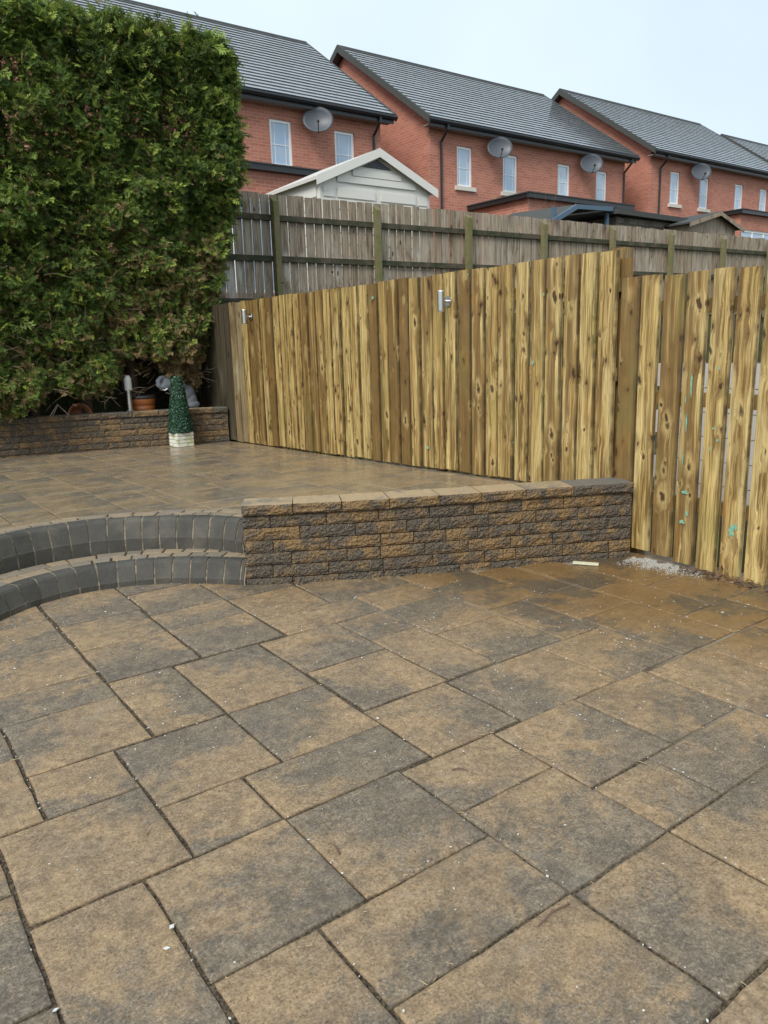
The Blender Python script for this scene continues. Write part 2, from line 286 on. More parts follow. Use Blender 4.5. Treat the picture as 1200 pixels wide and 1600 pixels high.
# ------------------------------------------------------------------ mesh helpers
def wloc(o):
    p = Vector((0, 0, 0))
    while o: p = p + Vector(o.location); o = o.parent
    return p
class MB:
    def __init__(s): s.v = []; s.f = []
    def add(s, vs, fs):
        k = len(s.v); s.v += [tuple(p) for p in vs]; s.f += [tuple(i+k for i in f) for f in fs]; return s
    def box(s, x0, x1, y0, y1, z0, z1):
        return s.add([(x0,y0,z0),(x1,y0,z0),(x1,y1,z0),(x0,y1,z0),(x0,y0,z1),(x1,y0,z1),(x1,y1,z1),(x0,y1,z1)],
                     [(3,2,1,0),(4,5,6,7),(0,1,5,4),(1,2,6,5),(2,3,7,6),(3,0,4,7)])
    def tube(s, pts, rad, n=8, cap=True):
        pts = [Vector(p) for p in pts]; rad = rad if hasattr(rad, '__len__') else [rad]*len(pts); k = len(s.v); prev = None
        for i, p in enumerate(pts):
            d = (pts[min(i+1, len(pts)-1)] - pts[max(i-1, 0)]).normalized()
            a = Vector((0,0,1)) if abs(d.z) < .9 else Vector((1,0,0))
            if prev is not None: a = prev
            x = (a - d*a.dot(d)).normalized(); y = d.cross(x); prev = x
            for j in range(n):
                t = 2*math.pi*j/n; s.v.append(tuple(p + (x*math.cos(t) + y*math.sin(t))*rad[i]))
        for i in range(len(pts)-1):
            for j in range(n):
                a, b = k+i*n+j, k+i*n+(j+1) % n; s.f.append((a, b, b+n, a+n))
        if cap: s.f.append(tuple(k+j for j in reversed(range(n)))); s.f.append(tuple(k+(len(pts)-1)*n+j for j in range(n)))
        return s
    def lathe(s, c, prof, n=24):
        k = len(s.v); c = Vector(c)
        for r, z in prof:
            for j in range(n): t = 2*math.pi*j/n; s.v.append((c.x+r*math.cos(t), c.y+r*math.sin(t), c.z+z))
        for i in range(len(prof)-1):
            for j in range(n): a, b = k+i*n+j, k+i*n+(j+1) % n; s.f.append((a, b, b+n, a+n))
        return s
    def prism(s, poly, axis, t0, t1):      # polygon (2-D) extruded along axis 'x' or 'y'
        def P(u, v, t): return (t, u, v) if axis == 'x' else (u, t, v)
        k = len(poly); vs = [P(u, v, t0) for u, v in poly] + [P(u, v, t1) for u, v in poly]
        fs = [tuple(range(k)), tuple(reversed(range(k, 2*k)))] + [(i, i+k, (i+1) % k+k, (i+1) % k) for i in range(k)]
        return s.add(vs, fs)
    def build(s, name, mat, parent=None, origin=None, smooth=False, bevel=0, fixn=True):
        org = Vector(origin) if origin is not None else (wloc(parent) if parent else Vector((0, 0, 0)))
        me = bpy.data.meshes.new(name); me.from_pydata([tuple(Vector(p)-org) for p in s.v], [], s.f)
        if fixn or bevel:
            bm = bmesh.new(); bm.from_mesh(me)
            if bevel: bmesh.ops.bevel(bm, geom=bm.edges[:], offset=bevel, segments=2, affect='EDGES')
            if fixn: bmesh.ops.recalc_face_normals(bm, faces=bm.faces)
            bm.to_mesh(me); bm.free()
        if smooth: me.shade_smooth()
        me.materials.append(MAT[mat] if isinstance(mat, str) else mat)
        o = bpy.data.objects.new(name, me); COL.objects.link(o)
        o.location = org - (wloc(parent) if parent else Vector((0, 0, 0))); o.parent = parent
        return o
def tag(o, label=None, cat=None, group=None, kind=None):
    for k, v in (('label', label), ('category', cat), ('group', group), ('kind', kind)):
        if v: o[k] = v
    return o
def thing(name, loc, label, cat, group=None):
    o = bpy.data.objects.new(name, None); COL.objects.link(o); o.location = loc; o.empty_display_size = .2
    return tag(o, label, cat, group)
def copypart(src, loc, parent):            # shares mesh data
    c = src.copy(); COL.objects.link(c); c.parent = parent; c.location = Vector(loc) - wloc(parent); return c
def NZ(x, y=0, z=0): return mnoise.noise(Vector((x, y, z)))
def catmull(P, n=24):
    P = [Vector(p) for p in P]; P = [2*P[0]-P[1]] + P + [2*P[-1]-P[-2]]; out = []
    for i in range(1, len(P)-2):
        for j in range(n):
            t = j/n; a, b, c, d = P[i-1:i+3]
            out.append(.5*((2*b)+(c-a)*t+(2*a-5*b+4*c-d)*t*t+(3*b-a-3*c+d)*t**3))
    out.append(P[-2]); return out
class Curve:
    def __init__(s, P):
        s.p = catmull([(x, y, 0) for x, y in P]); s.d = [0]
        for a, b in zip(s.p, s.p[1:]): s.d.append(s.d[-1]+(b-a).length)
        s.L = s.d[-1]
    def at(s, t, off=0):
        t = min(max(t, 0), s.L-1e-6); i = int(np.searchsorted(s.d, t, side='right'))-1; i = min(max(i, 0), len(s.p)-2)
        u = (t-s.d[i])/max(1e-9, s.d[i+1]-s.d[i]); p = s.p[i].lerp(s.p[i+1], u)
        k0, k1 = max(i-3, 0), min(i+4, len(s.p)-1); tg = (s.p[k1]-s.p[k0]).normalized(); nr = Vector((-tg.y, tg.x, 0))
        return p+nr*off, tg, nr

def ZU(y): return .365 - .0225*(y-5.1)     # the terrace falls slightly towards the back wall
def Z0(y): return 0.

# ------------------------------------------------------------------ terrain
def terrain():
    xs = sorted(set([-400, -150, -60, -30, -15, -8, -4, -2, 0, 1, 2, 3, 4, 4.5, 4.52, 4.7, 5, 6, 7, 8, 10, 12, 15, 18, 22, 26, 30, 36, 45, 60, 100, 200, 500]))
    ys = sorted(set([-300, -100, -40, -15, -5, -2, 0, 2, 4, 6, 8, 9, 9.4, 9.8, 10.2, 10.5, 10.8, 11.0, 11.2, 12, 13, 15, 17, 19, 22, 26, 32, 40, 60, 120, 300, 800]))
    def h(x, y):
        base = -.10 + (.02*NZ(x, y))
        t = min(max((y-10.8)/(.4), 0), 1) if x < 4.51 else min(max((y-9.0)/1.7, 0), 1)
        t = t*t*(3-2*t); z = base + t*2.13
        if y > 11: z += .62*min(1, (y-11)/6)
        if y > 17: z += .03*min(y-17, 60)*.3
        return z
    vs = [(x, y, h(x, y)) for y in ys for x in xs]; n = len(xs)
    fs = [(j*n+i, j*n+i+1, (j+1)*n+i+1, (j+1)*n+i) for j in range(len(ys)-1) for i in range(n-1)]
    o = MB().add(vs, fs).build('ground', 'ground', smooth=True); tag(o, 'earth and rough grass rising in a bank towards the houses', kind='structure')
terrain()

# ------------------------------------------------------------------ paving
def clip(poly, px, py, nx, ny):            # keep the side where (p-P).n >= 0
    out = []
    for i, a in enumerate(poly):
        b = poly[(i+1) % len(poly)]; da = (a[0]-px)*nx+(a[1]-py)*ny; db = (b[0]-px)*nx+(b[1]-py)*ny
        if da >= 0: out.append(a)
        if (da >= 0) != (db >= 0): t = da/(da-db); out.append((a[0]+(b[0]-a[0])*t, a[1]+(b[1]-a[1])*t))
    return out
def slab(poly, zf, parent, bias, ang, gap=.006, dz=0., name='paving_slab', mat='paver', step=.09, jit=.0032, bev=.006, depth=.05):
    cx = sum(p[0] for p in poly)/len(poly); cy = sum(p[1] for p in poly)/len(poly)
    ring = []
    for i, a in enumerate(poly):
        b = poly[(i+1) % len(poly)]; L = math.hypot(b[0]-a[0], b[1]-a[1]); k = max(1, int(round(L/step)))
        for j in range(k):
            t = j/k; ring.append((a[0]+(b[0]-a[0])*t + random.uniform(-jit, jit), a[1]+(b[1]-a[1])*t + random.uniform(-jit, jit)))
    def inset(d):
        out = []
        for x, y in ring:
            dx, dy = cx-x, cy-y; sx = max(-1, min(1, dx/.03)); sy = max(-1, min(1, dy/.03)); out.append((x+sx*d, y+sy*d))
        return out
    tl = (random.uniform(-.004, .004), random.uniform(-.004, .004))
    def z(x, y, d): return zf(y)+dz+d+(x-cx)*tl[0]+(y-cy)*tl[1]
    n = len(ring); r0 = inset(gap); r1 = inset(gap+bev*.35); r2 = inset(gap+bev*1.5)
    vs = [(x, y, z(x, y, -depth)) for x, y in r0] + [(x, y, z(x, y, -bev)) for x, y in r0] + [(x, y, z(x, y, -bev*.3)) for x, y in r1] + [(x, y, z(x, y, 0)) for x, y in r2]
    fs = [(k*n+i, k*n+(i+1) % n, (k+1)*n+(i+1) % n, (k+1)*n+i) for k in range(3) for i in range(n)] + [tuple(3*n+i for i in range(n))]
    o = MB().add(vs, fs).build(name, mat, parent, origin=(cx, cy, zf(cy)), fixn=False)
    o.color = (bias, ang, random.random(), 1); return o

LOWER = [  # x0, x1, y0, y1, colour bias (tan high, grey low), direction of the tan side (turns)
 (.231,.547,1.38,2.0,.55,.25),(.547,1.012,1.529,2.0,.42,.28),(1.012,1.475,1.529,2.0,.22,.6),(1.475,1.925,1.669,1.985,.6,.1),(1.475,1.925,1.2,1.669,.35,.2),
 (1.925,2.395,1.495,1.98,.42,.36),(2.395,2.865,1.495,1.97,.62,.3),(1.925,2.238,1.2,1.495,.5,.3),(2.238,2.86,1.2,1.495,.4,.1),(2.865,3.31,1.2,1.945,.6,.2),(3.31,3.78,1.2,1.94,.35,.4),
 (.851,1.475,1.205,1.529,.5,.3),(.547,.851,1.06,1.529,.5,.3),(.851,1.475,.745,1.205,.36,.2),(1.475,1.925,.745,1.2,.42,.12),(1.925,2.54,.745,1.2,.35,.6),(2.54,3.2,.745,1.2,.5,.5),
 (.39,.705,2.485,2.805,.6,.2),(.231,.705,2.005,2.485,.7,.6),(.705,1.178,2.318,2.8,.45,.8),(.705,1.013,2.003,2.318,.45,.3),(1.013,1.627,2.0,2.312,.12,.6),(1.178,1.632,2.312,2.8,.32,.9),
 (1.63,2.09,1.985,2.455,.5,.45),(2.09,2.70,1.97,2.445,.48,.1),(2.70,3.16,1.96,2.44,.5,.3),(3.17,3.615,1.95,2.572,.5,.1),(3.62,3.935,2.25,2.87,.7,.3),(3.62,4.06,1.94,2.25,.55,.5),(3.935,4.37,2.25,2.695,.7,.2),(3.935,4.37,2.695,3.3,.55,.7),(4.06,4.5,1.94,2.25,.5,.5),
 (-.1,.39,2.485,2.975,.5,.1),(-.1,.39,2.975,3.28,.55,.4),(-.08,.231,2.175,2.485,.4,.2),(-.24,.231,1.7,2.175,.3,.3),(-.24,.231,1.22,1.7,.5,.6),(-.08,.547,.9,1.38,.5,.2),
 (.39,.866,2.807,3.28,.5,.9),(.24,.866,3.28,3.588,.28,.2),(.24,.866,3.588,4.06,.62,.75),(.395,.866,4.06,4.53,.45,.2),(.08,.395,4.06,4.53,.5,.2),(.25,.866,4.53,5.0,.5,.2),(-.4,.24,3.28,4.06,.5,.3),
 (.866,1.18,2.805,3.435,.42,.5),(1.18,1.635,2.8,3.42,.55,.6),(1.64,2.11,2.937,3.41,.42,.35),(1.645,2.11,2.46,2.937,.55,.1),(2.11,2.42,3.075,3.4,.5,.2),(2.11,2.42,2.455,3.075,.65,.1),(2.42,2.875,2.92,3.4,.4,.8),(2.42,2.875,2.445,2.92,.42,.2),(2.88,3.165,2.44,3.01,.4,.5),(3.17,3.62,2.572,3.006,.5,.75),(2.88,3.33,3.01,3.52,.35,.7),(3.33,3.62,3.007,3.6,.6,.2),
 (1.81,2.44,3.41,3.705,.62,.4),(1.338,1.805,3.43,3.9,.25,.15),(.87,1.336,3.44,3.905,.35,.2),(.875,1.336,3.905,4.36,.5,.6),(1.34,1.805,3.9,4.205,.35,.2),(.875,1.35,4.36,4.98,.4,.2),(1.35,1.81,4.205,4.67,.4,.3),(1.35,1.81,4.67,5.1,.5,.2),(1.81,2.278,3.705,4.17,.95,.3),(2.278,2.735,3.71,4.15,.3,.2),(2.44,2.875,3.4,3.71,.75,.4),(1.81,2.278,4.17,4.6,.5,.2),(2.735,2.88,3.71,4.0,.4,.3),(2.88,3.33,3.52,3.85,.55,.4),(3.625,3.935,2.87,3.5,.7,.2),
 (4.37,4.62,2.6,3.2,.5,.2),(4.37,4.62,2.25,2.6,.5,.3),(3.78,4.5,1.3,1.94,.5,.3),(1.2,1.8,.27,.745,.5,.3),(.6,1.2,.27,.745,.4,.6),(1.8,2.4,.27,.745,.5,.1),(.39,.851,.745,1.06,.5,.1),(-.08,.39,.43,.9,.5,.1),(.0,.6,-.1,.43,.5,.1),(.6,1.2,-.2,.27,.5,.1),(-.7,-.24,1.2,1.83,.5,.1),(-.7,-.24,1.83,2.3,.5,.1),(-.56,-.1,2.485,3.1,.5,.1),
]
lp = MB().add([(-9,-6,-.009),(4.62,-6,-.009),(4.62,5.3,-.009),(-9,5.3,-.009)],[(0,1,2,3)]).build('lower_patio', 'bedding')
tag(lp, 'sandy joints and bedding under the tan and grey slabs of the lower patio', kind='structure')
for x0, x1, y0, y1, bi, an in LOWER:
    slab([(x0,y0),(x1,y0),(x1,y1),(x0,y1)], Z0, lp, bi, an, gap=.0055+random.uniform(-.0015, .002), dz=random.uniform(-.002, .002))

# the rest of the patio around the traced slabs, on the same module
occ = lambda a, b, c, d: any(a < q[1]-.03 and b > q[0]+.03 and c < q[3]-.03 and d > q[2]+.03 for q in ALLP)
ALLP = [q[:4] for q in LOWER]; rf_ = random.Random(5)
for jj in range(48):
    for ii in range(44):
        x, y = -2.2+ii*.155, -2.4+jj*.155
        for a, b in rf_.sample([(3,3),(4,3),(3,4),(3,2),(2,3)], 5)+[(2,2),(2,1),(1,2),(1,1)]:
            x1, y1 = x+a*.155, y+b*.155
            if x1 > 4.63 or (x < -.15 and y1 > 3.1) or y1 > 4.5 or (x1 > 3.3 and y1 > 3.3) or (x > 2 and y > 4.1-.5*(x-2)): continue
            if not occ(x, x1, y, y1):
                ALLP.append((x, x1, y, y1)); slab([(x,y),(x1,y),(x1,y1),(x,y1)], Z0, lp, rf_.uniform(.3, .65), rf_.random(), dz=-.003); break
LOWC = Curve([(-.35,3.2),(-.12,3.75),(.205,4.238),(.43,4.50),(.645,4.70),(.90,4.855),(1.239,4.90),(1.605,4.765),(1.871,4.545),(2.026,4.362)])
UPC = Curve([(-.75,3.4),(-.5,4.0),(-.1,4.5),(.2,4.77),(.45,4.99),(.72,5.185),(1.04,5.295),(1.39,5.26),(1.737,5.078),(1.985,4.855),(2.062,4.742),(2.10,4.65),(2.13,4.575)])
WALL = Curve([(2.03,4.351),(2.586,4.030),(3.209,3.725),(3.831,3.438),(4.43,3.145)])
BACK = Curve([(-1.2,10.75),(.4,10.58),(1.664,10.41),(2.206,10.317),(2.775,10.18),(3.531,9.93),(4.413,9.645)])

upo = MB()
# bedding sheet of the terrace, built as strips behind the kerb curve
N = 60; vs = []; fs = []
for i in range(N+1):
    p, tg, nr = UPC.at(UPC.L*i/N, .10)
    q = (-.9 + i/N*5.5, 10.9 - .1*i/N)
    for k in range(9):
        t = k/8; x = p.x+(q[0]-p.x)*t; y = p.y+(q[1]-p.y)*t; vs.append((x, y, ZU(y)-.009))
for i in range(N):
    for k in range(8): a = i*9+k; fs.append((a, a+9, a+10, a+1))
upo.add(vs, fs)
kk = len(upo.v); wa = [WALL.at(.22+(WALL.L-.22)*i/12, .12)[0] for i in range(13)]
upo.add([(p.x, p.y, ZU(p.y)-.011) for p in wa] + [(2.35+ (4.55-2.35)*i/12, 7.0, ZU(7.0)-.011) for i in range(13)], [(i, i+1, i+14, i+13) for i in range(12)])
up_ = upo.build('upper_patio', 'bedding'); tag(up_, 'sandy joints and bedding under the wet slabs of the raised terrace', kind='structure')
# terrace slabs: a greedy random-bond layout on a .155 m module
U = .155; NX, NY = 42, 46; X0, Y0 = -1.55, 3.41
occ = np.zeros((NX, NY), bool); sizes = [(3,3),(4,3),(3,4),(4,4),(3,2),(2,3)]
rl = random.Random(21)
inner = Curve([(p.x, p.y) for p in [UPC.at(UPC.L*i/22, .30)[0] for i in range(23)]])
ipts = [inner.at(inner.L*i/160) for i in range(161)]
for j in range(NY):
    for i in range(NX):
        if occ[i, j]: continue
        cand = sizes[:]; rl.shuffle(cand); cand += [(2,1),(1,2),(1,1)]
        for a, b in cand:
            if i+a <= NX and j+b <= NY and not occ[i:i+a, j:j+b].any(): break
        occ[i:i+a, j:j+b] = True
        poly = [(X0+i*U, Y0+j*U), (X0+(i+a)*U, Y0+j*U), (X0+(i+a)*U, Y0+(j+b)*U), (X0+i*U, Y0+(j+b)*U)]
        cx, cy = X0+(i+a/2)*U, Y0+(j+b/2)*U
        p, tg, nr = min(ipts, key=lambda q: (q[0].x-cx)**2+(q[0].y-cy)**2)
        if cx < 2.75: poly = clip(poly, p.x, p.y, nr.x, nr.y)
        if len(poly) < 3: continue
        wp, wt, wnr = WALL.at(max(0, min(WALL.L, (Vector((cx, cy, 0))-Vector((2.03, 4.351, 0))).dot(Vector((.895, -.446, 0))))), .20)
        if cx > 1.8: poly = clip(poly, wp.x, wp.y, wnr.x, wnr.y)
        if len(poly) < 3: continue
        bp, bt, bn = BACK.at((cx+1.2)*1.02, .05); poly = clip(poly, bp.x, bp.y, -bn.x, -bn.y)
        if len(poly) < 3: continue
        poly = clip(poly, 4.43, 0, -1, 0)
        if len(poly) < 3: continue
        ar = abs(sum(poly[k][0]*poly[(k+1) % len(poly)][1]-poly[(k+1) % len(poly)][0]*poly[k][1] for k in range(len(poly))))/2
        if ar < .003 or poly[0][0] < -1.4: continue
        slab(poly, ZU, up_, rl.uniform(.3, .75), rl.random(), dz=random.uniform(-.001, .001), step=.16, gap=.0035)

# ------------------------------------------------------------------ curved steps
st = thing('garden_steps', (1.2, 4.9, 0), 'two curved steps edged with charcoal kerb stones leading up to the terrace', 'steps')
def kerbs(cv, zb, zt, vert, pitch, s0):
    prof = [(.0, zb-.04), (.0, zb+vert), (.004, zb+vert+.006), (.042, zt-.022), (.052, zt-.009), (.068, zt-.001), (.085, zt), (.125, zt), (.125, zb-.04)]
    def ring(t, d=0, dz=0):
        out = []
        for o, z in prof:
            p, tg, nr = cv.at(t, o+d); out.append((p.x, p.y, z-dz))
        return out
    t = s0
    while t < cv.L-.02:
        t1 = min(t+pitch+random.uniform(-.004, .004), cv.L-.004); g = .0055
        a, b = ring(t+g), ring(t1-g); n = len(prof); c, _, _ = cv.at((t+t1)/2, .05)
        jz = random.uniform(-.002, .002)
        m = MB().add([(x, y, z+jz) for x, y, z in a+b], [tuple(range(n)), tuple(reversed(range(n, 2*n)))] + [(i, i+n, (i+1) % n+n, (i+1) % n) for i in range(n)])
        m.build('kerb_stone', 'kerb', st, origin=(c.x, c.y, (zb+zt)/2)); t = t1
    m = MB(); k = 120
    for i in range(k+1): m.v += ring(cv.L*i/k, .0045, .0045)
    n = len(prof); m.f = [(i*n+j, (i+1)*n+j, (i+1)*n+j+1, i*n+j+1) for i in range(k) for j in range(n-2)]
    m.build('mortar_joints', 'mortar', st)
kerbs(LOWC, 0, .15, .035, .117, .02); kerbs(UPC, .15, .365, .082, .117, .06)
def setts(cv, o0, o1, zf, rows, lens):
    for r in range(rows):
        a, b = o0+(o1-o0)*r/rows, o0+(o1-o0)*(r+1)/rows; t = random.uniform(0, .08)
        while t < cv.L-.05:
            t1 = min(t+random.uniform(*lens), cv.L-.01)
            poly = []
            for tt, o in ((t, a), (t1, a), (t1, b), (t, b)): p, _, _ = cv.at(tt, o); poly.append((p.x, p.y))
            slab(poly, zf, st, .5, .5, gap=.0055, dz=random.uniform(-.003, .003), name='sett', mat='sett', step=.09, jit=.003, bev=.008); t = t1
setts(LOWC, .125, .36, lambda y: .15, 2, (.09, .15)); setts(UPC, .125, .31, lambda y: ZU(y)+.001, 2, (.10, .16))
m = MB(); k = 100
for i in range(k+1):
    for o, z in ((.10, .136), (.52, .136)):
        p, _, _ = LOWC.at(LOWC.L*i/k, o); m.v.append((p.x, p.y, z))
m.f = [(2*i, 2*i+2, 2*i+3, 2*i+1) for i in range(k)]; m.build('tread_bedding', 'bedding', st)
m = MB()
for i in range(k+1):
    for o in (.10, .36):
        p, _, _ = UPC.at(UPC.L*i/k, o); m.v.append((p.x, p.y, ZU(p.y)-.0125))
m.f = [(2*i, 2*i+2, 2*i+3, 2*i+1) for i in range(k)]; m.build('tread_bedding', 'bedding', st)

# ------------------------------------------------------------------ split-face block walls
def rockblock(cv, s0, s1, z0, z1, depth, parent, name, mat, off=0, amp=.011, gx=None, gz=4, lend=False, rend=False, dzf=None):
    L = s1-s0; gx = gx or max(6, int(L/.03)); g = .0028; sd = random.uniform(0, 900)
    lean = random.uniform(-.004, .004); rows = []
    mid, tg, nr = cv.at((s0+s1)/2, 0); zb = dzf(mid) if dzf else 0
    m = MB()
    for k in range(gz+1):
        for i in range(gx+1):
            u, w_ = i/gx, k/gz; e = min(u, 1-u)*L; e2 = min(w_, 1-w_)*(z1-z0); ed = min(e, e2)
            d = amp*(NZ(u*L*22+sd, w_*3.1, sd)*.9+NZ(u*L*60+sd, w_*7.3, 3+sd)*.6)
            d = d*min(1, ed/.012) + (.009 if ed < 1e-6 else 0) + lean
            p, t_, n_ = cv.at(s0+g+(L-2*g)*u, off+d); zz = z0+g+(z1-z0-2*g)*w_ + (random.uniform(-.002, .002) if 0 < i < gx else 0)
            m.v.append((p.x, p.y, zz+zb))
    W = gx+1; m.f = [(k*W+i, k*W+i+1, (k+1)*W+i+1, (k+1)*W+i) for k in range(gz) for i in range(gx)]
    n0 = len(m.v)
    for k in (0, gz):
        for i in range(W):
            p, t_, n_ = cv.at(s0+g+(L-2*g)*i/gx, depth+off); m.v.append((p.x, p.y, m.v[k*W+i][2]))
    m.f += [(gz*W+i, gz*W+i+1, n0+W+i+1, n0+W+i) for i in range(gx)] + [(i+1, i, n0+i, n0+i+1) for i in range(gx)]
    for i in (0, gx):
        col = [k*W+i for k in range(gz+1)]; m.f.append(tuple(col + [n0+W+i, n0+i]))
    c, _, _ = cv.at((s0+s1)/2, off+depth/2)
    o = m.build(name, mat, parent, origin=(c.x, c.y, (z0+z1)/2+zb))
    if name == 'cap_stone':
        o.data.materials.append(MAT['captop'])
        for p in o.data.polygons:
            if p.normal.z > .9 and p.area > .0015: p.material_index = 1
    return o
def blockwall(cv, parent, mat, courses, cap, s_a, s_b, dzf=None, depth=.2, capdepth=.25, lens=(.30,.34,.36,.22), caplen=.31, capoff=-.022, setback=0):
    for ci, (z0, z1) in enumerate(courses):
        s = s_a + (-.13 if ci % 2 else -.02)*random.random()*0; first = True
        while s < s_b-.02:
            L = random.choice(lens)*(random.uniform(.5, .8) if first and ci % 2 else 1); first = False; e = min(s+L, s_b)
            if s_b-e < .07: e = s_b
            rockblock(cv, s, e, z0, z1, depth, parent, 'block', mat, off=setback*ci, dzf=dzf); s = e
    s = s_a
    while s < s_b-.02:
        e = min(s+caplen*random.uniform(.85, 1.15), s_b)
        if s_b-e < .12: e = s_b
        rockblock(cv, s, e, cap[0], cap[1], capdepth, parent, 'cap_stone', mat, off=capoff, amp=.012, dzf=dzf, gz=5); s = e
rw_ = thing('retaining_wall', (3.2, 3.75, 0), 'low split-face wall of ochre and charcoal blocks beside the curved steps', 'wall')
hs = [-.03, .042] + [.042+.0835*k for k in range(1, 6)]
blockwall(WALL, rw_, 'block', list(zip(hs, hs[1:])), (.4605, .53), 0, WALL.L-.03)
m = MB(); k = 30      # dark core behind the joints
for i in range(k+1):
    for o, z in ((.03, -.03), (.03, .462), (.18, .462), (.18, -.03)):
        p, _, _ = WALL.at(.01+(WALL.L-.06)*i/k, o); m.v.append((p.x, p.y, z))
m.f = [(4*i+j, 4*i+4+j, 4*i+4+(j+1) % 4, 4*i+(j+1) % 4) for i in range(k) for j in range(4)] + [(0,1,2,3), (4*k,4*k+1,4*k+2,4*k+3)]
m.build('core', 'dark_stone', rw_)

bw = thing('raised_bed_wall', (2.8, 10.15, ZU(10.15)), 'long dark block wall of the raised bed under the conifer hedge', 'wall')
zz = .225; hs = [zz] + [.262+.078*k for k in range(0, 6)]
sA, sB = 2.95-1.6, BACK.L-.01
pierS = min(range(400), key=lambda i: abs(BACK.at(BACK.L*i/399)[0].x-1.925))*BACK.L/399
blockwall(BACK, bw, 'blockback', list(zip(hs, hs[1:])), (.655, .725), .9, sB, lens=(.30,.38,.26,.42), caplen=.36, depth=.22, capdepth=.28)
rockblock(BACK, pierS-.42, pierS-.06, .725, .80, .24, bw, 'block', 'blockback'); rockblock(BACK, pierS-.85, pierS-.42, .725, .80, .24, bw, 'block', 'blockback')
rockblock(BACK, pierS-.40, pierS+.05, .80, .905, .30, bw, 'cap_stone', 'blockback', off=-.03, gz=5); rockblock(BACK, pierS-.85, pierS-.40, .80, .905, .30, bw, 'cap_stone', 'blockback', off=-.03, gz=5)
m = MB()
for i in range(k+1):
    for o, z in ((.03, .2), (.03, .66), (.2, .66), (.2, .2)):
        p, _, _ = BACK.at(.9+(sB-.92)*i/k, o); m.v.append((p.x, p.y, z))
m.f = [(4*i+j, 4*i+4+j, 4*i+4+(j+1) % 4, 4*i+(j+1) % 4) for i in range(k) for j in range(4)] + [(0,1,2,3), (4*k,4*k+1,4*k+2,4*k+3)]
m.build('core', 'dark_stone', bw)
m = MB()
for i in range(31):
    p, _, _ = BACK.at(BACK.L*i/30, .2); m.v += [(p.x, p.y, .665+.01*NZ(p.x*5)), (p.x, 11.4, .70)]
m.f = [(2*i, 2*i+2, 2*i+3, 2*i+1) for i in range(30)]
tag(m.build('bed_soil', 'ground'), 'dark soil filling the raised bed below the hedge', kind='structure')

# ------------------------------------------------------------------ new timber fence
def board(parent, mat, x0, x1, y0, y1, z0, z1, jt=.009, lean=0., name='board'):
    top = random.uniform(-jt, jt); m = MB()
    cx, cy = (x0+x1)/2, (y0+y1)/2; tw = random.uniform(-.003, .003)
    nv = 4; vs = []
    for k in range(nv+1):
        t = k/nv; z = z0+(z1+top-z0)*t; bow = lean*t + tw*math.sin(t*3)
        if abs(x1-x0) < abs(y1-y0): vs += [(x0, y0+bow, z), (x1, y0+bow, z), (x1, y1+bow, z), (x0, y1+bow, z)]
        else: vs += [(x0+bow, y0, z), (x1+bow, y0, z), (x1+bow, y1, z), (x0+bow, y1, z)]
    fs = [(3, 2, 1, 0), tuple(nv*4+j for j in range(4))] + [(k*4+j, k*4+(j+1) % 4, k*4+4+(j+1) % 4, k*4+4+j) for k in range(nv) for j in range(4)]
    o = m.add(vs, fs).build(name, mat, parent, origin=(cx, cy, z0), bevel=.0025); return o
FX = 4.45
nf = thing('timber_fence', (FX, 6.6, ZU(6.6)), 'tall pale treated timber fence along the terrace with two wall lights', 'fence')
edges = [5.671,5.509,5.332,5.175,5.007,4.84,4.67,4.519,4.343,4.185,4.022,3.853,3.7,3.538,3.374]
far = []; y = 5.671
while y < 10.95: y += random.uniform(.155, .175); far.append(y)
alle = list(reversed(far)) + edges
nfb = []
for a, b in zip(alle, alle[1:]):
    z0 = (ZU(b)+.012 if b > 4 else .07) + random.uniform(-.008, .008); g = random.uniform(.014, .024)
    nfb.append((board(nf, 'newwood' if b < 8.98 else ('greywood' if b < 9.3 else 'algaewood'), FX-.006+random.uniform(-.012, .006), FX+.0125, b+g/2, a-g/2, z0, 2.08, lean=random.uniform(-.004, .004)), (a+b)/2))  # boards by the hedge: its shade, algae and age put into the wood colour
for a, b in zip(alle, alle[1:]):           # rear boards that close the gaps
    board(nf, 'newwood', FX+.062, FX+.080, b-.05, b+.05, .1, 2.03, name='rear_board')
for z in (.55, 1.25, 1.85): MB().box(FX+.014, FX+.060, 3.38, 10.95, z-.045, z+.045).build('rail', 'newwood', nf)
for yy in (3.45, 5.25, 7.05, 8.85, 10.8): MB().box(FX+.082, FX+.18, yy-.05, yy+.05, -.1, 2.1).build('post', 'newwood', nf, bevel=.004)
ns = thing('timber_fence', (FX+.03, 2.3, 0), 'lower gapped stretch of treated timber fence at the right edge, spotted with mint paint', 'fence')
es = [3.366,3.214,3.046,2.878,2.711,2.549,2.384,2.216,2.05,1.885,1.72,1.555,1.39] + [1.39-.165*k for k in range(1, 15)]
nsb = []
for i, (a, b) in enumerate(zip(es, es[1:])):
    g = .006 if i < 1 else random.uniform(.018, .027); z0 = ([.05,.03,.02,.0,-.01,-.02]+[-.03]*40)[i]+.015
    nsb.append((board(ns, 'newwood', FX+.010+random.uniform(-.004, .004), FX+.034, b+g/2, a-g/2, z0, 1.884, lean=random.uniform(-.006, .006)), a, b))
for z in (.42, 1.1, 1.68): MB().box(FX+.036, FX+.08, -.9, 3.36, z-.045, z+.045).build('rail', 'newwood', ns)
for yy in (-.4, 1.5, 3.25): MB().box(FX+.082, FX+.18, yy-.05, yy+.05, -.1, 1.9).build('post', 'newwood', ns, bevel=.004)
